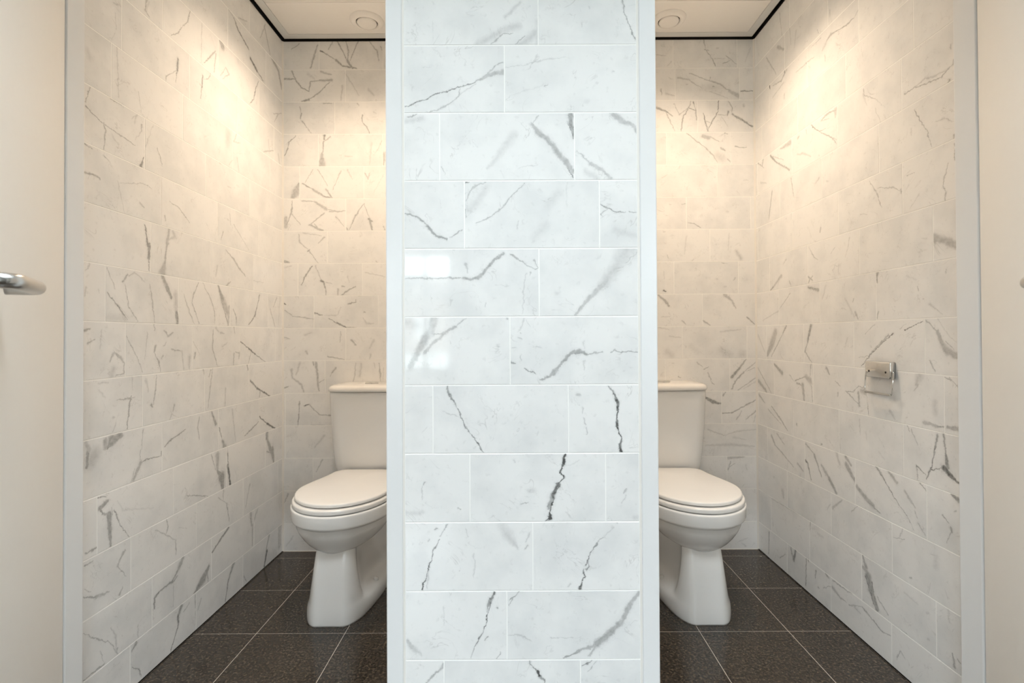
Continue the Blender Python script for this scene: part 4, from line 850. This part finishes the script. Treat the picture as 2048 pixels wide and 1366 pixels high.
for (x0, x1, z0, z1) in WINDOWS:
    box_bm(x0, x1, YW - T, YW, 0, z0, bm); box_bm(x0, x1, YW - T, YW, z1, CEIL + 0.06, bm)
struct(mesh_obj('wall_window', bm, M_WALLPAINT), 'painted outer wall with two windows behind the camera')
def glass_mat():
    m = bpy.data.materials.new('window_glass'); m.use_nodes = True
    nt = m.node_tree; N = nt.nodes; L = nt.links
    N.remove(N['Principled BSDF'])
    tr = N.new('ShaderNodeBsdfTransparent'); tr.inputs['Color'].default_value = (0.93, 0.96, 0.95, 1)
    gl = N.new('ShaderNodeBsdfGlossy'); gl.inputs['Roughness'].default_value = 0.0
    fr = N.new('ShaderNodeFresnel'); mx = N.new('ShaderNodeMixShader')
    L.new(fr.outputs[0], mx.inputs[0]); L.new(tr.outputs[0], mx.inputs[1]); L.new(gl.outputs[0], mx.inputs[2])
    L.new(mx.outputs[0], N['Material Output'].inputs['Surface'])
    return m
M_GLASS = glass_mat()
for i, (x0, x1, z0, z1) in enumerate(WINDOWS):
    t = 0.05
    bm = bmesh.new()
    box_bm(x0, x1, YW - 0.16, YW - 0.10, z0, z0 + t, bm); box_bm(x0, x1, YW - 0.16, YW - 0.10, z1 - t, z1, bm)
    box_bm(x0, x0 + t, YW - 0.16, YW - 0.10, z0 + t, z1 - t, bm); box_bm(x1 - t, x1, YW - 0.16, YW - 0.10, z0 + t, z1 - t, bm)
    w = struct(mesh_obj('window_%d' % (i + 1), bm, M_FRAME), ('wide' if i == 0 else 'tall') + ' white framed window in the wall behind the camera', 'window')
    ms = [x1 - 0.27, x1 - 0.85, x1 - 1.60] if i == 0 else [(x0 + x1) / 2]
    for mxx in ms: box('mullion', mxx - 0.022, mxx + 0.022, YW - 0.155, YW - 0.105, z0 + t, z1 - t, M_FRAME, w)
    eds = [x0 + t] + sorted(ms) + [x1 - t]
    for a, b in zip(eds, eds[1:]):
        box('pane', a + 0.014, b - 0.014, YW - 0.133, YW - 0.129, z0 + t, z1 - t, M_GLASS, w)
    box('window_sill', x0 - 0.02, x1 + 0.02, YW - 0.10, YW + 0.03, z0 - 0.025, z0, M_FRAME, w, 0.004)
bm = bmesh.new()
for q in ((rx0, rx1, ry0, ry0 + 0.03), (rx0, rx1, ry1 - 0.03, ry1), (rx0, rx0 + 0.03, ry0 + 0.03, ry1 - 0.03), (rx1 - 0.03, rx1, ry0 + 0.03, ry1 - 0.03)):
    box_bm(q[0], q[1], q[2], q[3], CEIL + 0.10, CEIL + 0.18, bm)
w = struct(mesh_obj('window_3', bm, M_FRAME), 'white framed roof light over the washroom, above the camera', 'window')
box('pane', rx0 + 0.028, rx1 - 0.028, ry0 + 0.028, ry1 - 0.028, CEIL + 0.135, CEIL + 0.141, M_GLASS, w)
# the street outside
struct(box('ground', -60, 60, -120, YW - T - 0.01, -0.4, -0.3, grain_mat('paving', (0.38, 0.39, 0.37), (0.46, 0.47, 0.45), 3, 0.8)), 'pale paved street outside the windows', 'ground')
house = empty('terrace_house', (0, -46, -0.3))
tag(house, 'brick terrace across the street, mirrored in the partition marble', 'building', kind='structure')
M_BRICK = grain_mat('far_brick', (0.16, 0.12, 0.09), (0.20, 0.15, 0.12), 2, 0.9)
box('house_wall', -50, 50, -4, 4, 0, 4.6, M_BRICK, house)
bm = bmesh.new(); loft_bm([[Vector((x, -4.5, 4.6)), Vector((x, 4.5, 4.6)), Vector((x, 0, 7.2))] for x in (-50, 50)], bm=bm)
mesh_obj('roof', bm, M_DARK, house)
for k in range(-12, 13):
    box('window', k * 4 - 0.8, k * 4 + 0.8, 3.98, 4.05, 1.2, 3.0, M_FRAME, house)

# ------------------------------------------------------------------ doors, hinged on the outer jambs and standing open towards the camera
def make_door(name, side, hx, theta, label):
    d = empty(name, (hx, YF - 0.003, 0.0))
    # local frame: +x runs from the hinge to the free edge, -y*side is the cubicle face
    ang = math.atan2(-math.cos(theta), -side * math.sin(theta))
    d.rotation_euler = (0, 0, ang)
    struct(d, label, 'door')
    W_, H_, T_ = 0.665, HEAD_Z - 0.012, 0.040
    s = -side                                   # local y sign of the cubicle-side face
    ys_ = sorted((0.0, -s * T_))
    box('door_leaf', 0.004, W_, ys_[0], ys_[1], 0.008, H_, M_DOOR, d, 0.0015, 1)
    for hz in (0.25, 1.05, 1.85):
        h = mesh_obj('hinge', lathe_bm([(0, -0.045), (0.007, -0.045), (0.007, 0.045), (0, 0.045)], 16), M_SATIN, d, True, (0.001, -s * (T_ + 0.005), hz))
    # lever with its end turned back to the door, on a rose
    pts = [(0, s * 0.006, 0), (0, s * 0.030, 0)]
    for k in range(1, 7):
        a = k / 6 * P90
        pts.append((-0.020 * (1 - math.cos(a)), s * (0.030 + 0.020 * math.sin(a)), 0))
    pts.append((-0.105, s * 0.050, 0))
    for k in range(1, 7):
        a = k / 6 * P90
        pts.append((-0.105 - 0.020 * math.sin(a), s * (0.050 - 0.020 * (1 - math.cos(a))), 0))
    pts.append((-0.125, s * 0.012, 0))
    hd = mesh_obj('door_handle', tube_bm(pts, 0.0105, 20), M_SATIN, d, True, (W_ - 0.062, 0, 1.075))
    def disc(nm, r, a, b, z):
        bm = lathe_bm([(0, a), (r, a), (r, b - 0.002), (r - 0.002, b), (0, b)], 32)
        o = mesh_obj(nm, bm, M_SATIN, hd, True); o.rotation_euler = (-s * P90, 0, 0); o.location = (0, 0, z); return o
    disc('rose', 0.026, 0.0, 0.009, 0.0)
    disc('lock_rose', 0.026, 0.0, 0.008, -0.075)
    bm = box_bm(-0.004, 0.004, -0.014, 0.014, -0.016, 0.016, None, 0.002)
    o = mesh_obj('thumb_turn', bm, M_SATIN, hd); o.location = (0, s * 0.017, -0.075)
    return d
make_door('door_1', -1, JL - 0.0005, math.radians(31.9), 'cream door of the left cubicle standing open, steel lever in view')
make_door('door_2', 1, JR + 0.0005, math.radians(29.9), 'cream door of the right cubicle standing open at the right edge')

# ------------------------------------------------------------------ toilets
def egg(a, yf, ym, yb, ab, z, n=72, rb=0.45):
    """plan outline: elliptical front, straight flanks narrowing to a rounded back; y grows towards the wall"""
    pts = []
    h = n // 2
    for i in range(h + 1):
        t = i / h
        if t <= 0.5:
            u = t / 0.5 * P90
            x, y = a * math.sin(u), ym - (ym - yf) * math.cos(u)
        else:
            u = (t - 0.5) / 0.5
            r = min(rb * ab, (yb - ym) * 0.45)
            # flank curve, then the corner, then the back edge
            if u < 0.55:
                v = u / 0.55
                y = ym + (yb - r - ym) * v
                x = a + (ab - a) * (v * v * (3 - 2 * v) * 0.55 + v * 0.45)
            elif u < 0.85:
                w = (u - 0.55) / 0.30 * P90
                x = ab - r + r * math.cos(w); y = yb - r + r * math.sin(w)
            else:
                w = (u - 0.85) / 0.15
                x = (ab - r) * (1 - w); y = yb
        pts.append((x, y))
    out = [Vector((x, y, z)) for x, y in pts]
    out += [Vector((-x, y, z)) for x, y in pts[-2:0:-1]]
    return out

def rounded(hw, y0, y1, r, z, n=8, bow=0.0):
    """rounded rectangle, front (y0) corners with radius r, the front face bowed by bow"""
    pts = []
    r2 = min(r, 0.012)
    for (cx, cy, a0, rr) in ((hw - r, y0 + r, -P90, r), (hw - r2, y1 - r2, 0, r2), (-hw + r2, y1 - r2, P90, r2), (-hw + r, y0 + r, math.pi, r)):
        for k in range(n + 1):
            a = a0 + P90 * k / n
            x, y = cx + rr * math.cos(a), cy + rr * math.sin(a)
            if y < y0 + r: y -= bow * (1 - (x / hw) ** 2)
            pts.append(Vector((x, y, z)))
    # points along the bowed front
    m = 8
    for k in range(1, m):
        x = (-hw + r) + (2 * hw - 2 * r) * k / m
        pts.append(Vector((x, y0 - bow * (1 - (x / hw) ** 2), z)))
    return pts

def make_toilet(x, label):
    t = empty('toilet', (x, 0, 0))
    t['label'] = label; t['category'] = 'toilet'; t['group'] = 'the two white toilets'
    # pedestal: half outlines (half width, y) per height
    S = [
        (0.000, [(0, 1.800), (.048, 1.7985), (.070, 1.807), (.099, 1.855), (.113, 1.925), (.125, 2.00), (.131, 2.07), (.131, 2.20), (.125, 2.415), (0, 2.415)]),
        (0.020, [(0, 1.800), (.048, 1.7985), (.070, 1.807), (.101, 1.855), (.117, 1.920), (.128, 2.00), (.132, 2.07), (.131, 2.20), (.125, 2.415), (0, 2.415)]),
        (0.048, [(0, 1.803), (.048, 1.802), (.068, 1.809), (.095, 1.852), (.110, 1.905), (.119, 1.98), (.124, 2.07), (.125, 2.20), (.122, 2.415), (0, 2.415)]),
        (0.060, [(0, 1.805), (.048, 1.804), (.066, 1.811), (.090, 1.850), (.102, 1.893), (.085, 1.945), (.090, 2.05), (.104, 2.17), (.120, 2.415), (0, 2.415)]),
        (0.072, [(0, 1.807), (.048, 1.806), (.065, 1.813), (.086, 1.848), (.097, 1.888), (.066, 1.925), (.060, 2.04), (.092, 2.15), (.118, 2.415), (0, 2.415)]),
        (0.150, [(0, 1.818), (.048, 1.817), (.060, 1.823), (.074, 1.844), (.082, 1.880), (.056, 1.912), (.050, 2.02), (.080, 2.11), (.115, 2.415), (0, 2.415)]),
        (0.235, [(0, 1.832), (.047, 1.832), (.056, 1.838), (.064, 1.852), (.070, 1.885), (.056, 1.915), (.052, 2.00), (.080, 2.07), (.115, 2.415), (0, 2.415)]),
        (0.300, [(0, 1.870), (.046, 1.870), (.055, 1.876), (.062, 1.888), (.066, 1.910), (.060, 1.940), (.062, 2.00), (.095, 2.06), (.130, 2.415), (0, 2.415)]),
        (0.385, [(0, 1.900), (.045, 1.900), (.054, 1.906), (.061, 1.918), (.065, 1.940), (.070, 1.970), (.090, 2.05), (.135, 2.15), (.160, 2.415), (0, 2.415)]),
    ]
    secs = []
    for z, half in S:
        secs.append([Vector((a, b, z)) for a, b in half] + [Vector((-a, b, z)) for a, b in half[-2:0:-1]])
    ped = mesh_obj('pedestal', loft_bm(secs), M_CERAMIC, t, True)
    sb = ped.modifiers.new('smooth', 'SUBSURF'); sb.levels = 2; sb.render_levels = 2
    cr = ped.data.attributes.new('crease_edge', 'FLOAT', 'EDGE')
    for e in ped.data.edges:
        za, zb = ped.data.vertices[e.vertices[0]].co.z, ped.data.vertices[e.vertices[1]].co.z
        if za < 1e-5 and zb < 1e-5: cr.data[e.index].value = 1.0
        va, vb = ped.data.vertices[e.vertices[0]].co, ped.data.vertices[e.vertices[1]].co
        if abs(abs(va.x) - 0.0475) < 0.0008 and abs(va.x - vb.x) < 0.003 and abs(va.z - vb.z) > 0.005: cr.data[e.index].value = 0.8
    # bowl with its rim band
    B = [(0.3922, .180, 1.760, 1.990, 2.30, .135), (0.3918, .1845, 1.7555, 1.990, 2.30, .140), (0.3895, .1868, 1.753, 1.990, 2.30, .143), (0.385, .187, 1.7525, 1.990, 2.30, .143), (0.352, .186, 1.7535, 1.990, 2.30, .143),
         (0.346, .184, 1.7555, 1.990, 2.295, .141), (0.3425, .180, 1.760, 1.990, 2.29, .138), (0.341, .176, 1.764, 1.990, 2.285, .135), (0.336, .1735, 1.767, 1.990, 2.28, .132),
         (0.318, .169, 1.772, 1.989, 2.26, .125), (0.300, .160, 1.780, 1.986, 2.24, .115), (0.280, .145, 1.792, 1.980, 2.21, .10), (0.262, .125, 1.805, 1.972, 2.18, .085),
         (0.248, .103, 1.820, 1.962, 2.14, .07), (0.236, .080, 1.838, 1.950, 2.10, .055), (0.228, .058, 1.860, 1.94, 2.05, .04), (0.224, .035, 1.885, 1.93, 2.00, .025)]
    mesh_obj('bowl', loft_bm([egg(a, yf, ym, yb, ab, z) for z, a, yf, ym, yb, ab in B]), M_CERAMIC, t, True)
    # seat ring and lid, both with rolled edges
    def slab(nm, z0, z1, a, yf, ym, yb, ab, r, mat, dome=0.0):
        sec = []
        K = 6
        rl = 0.0018
        for k in range(K + 1):                       # lower edge roll
            w = k / K * P90; i = rl * (1 - math.sin(w)); sec.append((z0 + rl * (1 - math.cos(w)), i))
        for k in range(K + 1):
            w = k / K * P90; i = r * (1 - math.cos(w)); sec.append((z1 - r + r * math.sin(w), i))
        if dome:
            for f in (0.02, 0.05, 0.09, 0.12): sec.append((z1 + dome * (1 - (1 - f / 0.125) ** 2), r + f))
        return mesh_obj(nm, loft_bm([egg(a - i, yf + i, ym, yb - i, max(0.01, ab - i), z) for z, i in sec]), mat, t, True)
    slab('seat', 0.3962, 0.4122, .183, 1.759, 1.990, 2.262, .135, 0.0070, M_SEAT)
    slab('seat_lid', 0.4166, 0.4285, .1755, 1.775, 1.990, 2.258, .128, 0.0060, M_SEAT, 0.004)
    for sx in (-1, 1):
        mesh_obj('hinge', lathe_bm([(0, 0), (.014, 0), (.014, .026), (.011, .030), (0, .030)], 20), M_CHROME, t, True, (sx * 0.075, 2.272, 0.392))
        mesh_obj('bolt_cap', lathe_bm([(0, .010), (.006, .0095), (.010, .006), (.011, 0)], 20), M_SEAT, t, True, (sx * 0.101, 2.035, 0.0555), (0, sx * 0.25, 0))
    # cistern
    C = [(0.392, .150, 2.300), (0.400, .1545, 2.293), (0.430, .158, 2.284), (0.500, .1625, 2.272), (0.620, .168, 2.260), (0.740, .171, 2.252), (0.7605, .171, 2.252)]
    cis = mesh_obj('cistern', loft_bm([rounded(hw, y0, 2.431, 0.05, z, bow=0.010) for z, hw, y0 in C]), M_CERAMIC, t, True)
    D = [(0.7625, .166, 2.256), (0.7635, .172, 2.249), (0.766, .1745, 2.246), (0.772, .1755, 2.245), (0.780, .174, 2.247), (0.786, .169, 2.252), (0.7895, .160, 2.262), (0.7915, .145, 2.278), (0.7925, .110, 2.31)]
    lid = mesh_obj('cistern_lid', loft_bm([rounded(hw, y0, 2.4335, 0.05, z, bow=0.010) for z, hw, y0 in D]), M_SEAT, t, True)
    bt = mesh_obj('flush_button', lathe_bm([(.0300, .7905), (.0300, .7945), (.0285, .7955), (.0255, .7955), (.0245, .7945), (.0240, .7960), (0, .7965)], 36), M_CHROME, t, True, (0, 2.345, 0))
    return t
make_toilet(-0.6575, 'white close-coupled toilet in the left cubicle, left of the marble partition')
make_toilet(0.6610, 'white close-coupled toilet in the right cubicle, right of the marble partition')

# ------------------------------------------------------------------ paper holder on the right wall
h = empty('toilet_paper_holder', (XR, 1.5985, 0.893))
tag(h, 'small empty chrome toilet paper holder on the right tiled wall', 'paper holder')
def plate_sec(x, hy, hz, r):
    out = []
    for (cy, cz, a0) in ((hy - r, hz - r, 0), (-hy + r, hz - r, P90), (-hy + r, -hz + r, math.pi), (hy - r, -hz + r, 1.5 * math.pi)):
        for k in range(7):
            a = a0 + P90 * k / 6
            out.append(Vector((x, cy + r * math.cos(a), cz + r * math.sin(a))))
    return out
mesh_obj('mounting_plate', loft_bm([plate_sec(-0.0003, .056, .0255, .006), plate_sec(-0.014, .056, .0255, .006), plate_sec(-0.0175, .0545, .024, .006), plate_sec(-0.0185, .052, .0215, .006)]), M_CHROME, h, True)
for yy in (-0.038, 0.036):
    mesh_obj('screw', lathe_bm([(0, .0012), (.0030, .0010), (.0036, 0)], 16), M_DARK, h, True, (-0.0184, yy, -0.006), (0, -P90, 0))
def arm(yy, nm):
    sgn = 1 if yy > 0 else -1
    pts = [(-0.010, yy - sgn * 0.010, -0.003), (-0.010, yy - sgn * 0.003, -0.003), (-0.0105, yy, -0.006), (-0.014, yy, -0.040), (-0.016, yy, -0.068), (-0.0165, yy - sgn * 0.002, -0.0715), (-0.0165, yy - sgn * 0.008, -0.0725)]
    mesh_obj(nm, tube_bm(pts, 0.0022, 10), M_CHROME, h, True)
arm(-0.0605, 'wire_arm'); arm(0.0605, 'wire_arm')
mesh_obj('roll_bar', box_bm(-0.0200, -0.0135, -0.056, 0.056, -0.0765, -0.0690, None, 0.0012), M_CHROME, h)

# ------------------------------------------------------------------ ceiling valves and downlights
def valve(x, y, label):
    v = empty('extract_valve', (x, y, CEIL))
    tag(v, label, 'vent', 'round extract valves in the cubicle ceilings')
    mesh_obj('valve_ring', lathe_bm([(.046, .004), (.047, -.010), (.050, -.014), (.056, -.0155), (.064, -.012), (.071, -.006), (.0745, -.001), (.0745, .0002)], 48), M_CEIL, v, True)
    mesh_obj('valve_disc', lathe_bm([(0, -.0205), (.030, -.0195), (.040, -.0165), (.0435, -.012), (.043, -.009), (.036, -.004), (0, -.002)], 48), M_CEIL, v, True)
    mesh_obj('throat', lathe_bm([(.046, -.001), (0, -.0005)], 48), M_DARK, v, True)
    return v
valve(-0.662, 2.296, 'round white extract valve in the ceiling of the left cubicle')
valve(0.683, 2.296, 'round white extract valve in the ceiling of the right cubicle')

def downlight(x, y, half_deg, label):
    d = empty('downlight', (x, y, CEIL))
    tag(d, label, 'ceiling lamp', 'recessed downlights in the cubicle ceilings')
    mesh_obj('bezel', lathe_bm([(.034, .0), (.034, -.003), (.040, -.004), (.044, -.001), (.044, .0)], 40), M_CHROME, d, True)
    em = bpy.data.materials.new('lamp_glow'); em.use_nodes = True
    b = em.node_tree.nodes['Principled BSDF']
    b.inputs['Emission Color'].default_value = (*SPOT_COLOR, 1); b.inputs['Emission Strength'].default_value = 12.0
    mesh_obj('lens', lathe_bm([(.034, -.0012), (.02, -.0016), (0, -.0018)], 40), em, d, True)
    ld = bpy.data.lights.new('downlight_lamp', 'SPOT'); ld.energy = SPOT_POWER; ld.color = SPOT_COLOR
    ld.spot_size = math.radians(2 * half_deg); ld.spot_blend = 1.0; ld.shadow_soft_size = 0.028
    lo = bpy.data.objects.new('downlight_lamp', ld); link(lo, d); lo.location = (0, 0, -0.012)
    return d
downlight(-0.665, 1.955, 68, 'recessed downlight in the ceiling above the left toilet')
downlight(0.690, 1.945, 68, 'recessed downlight in the ceiling above the right toilet')
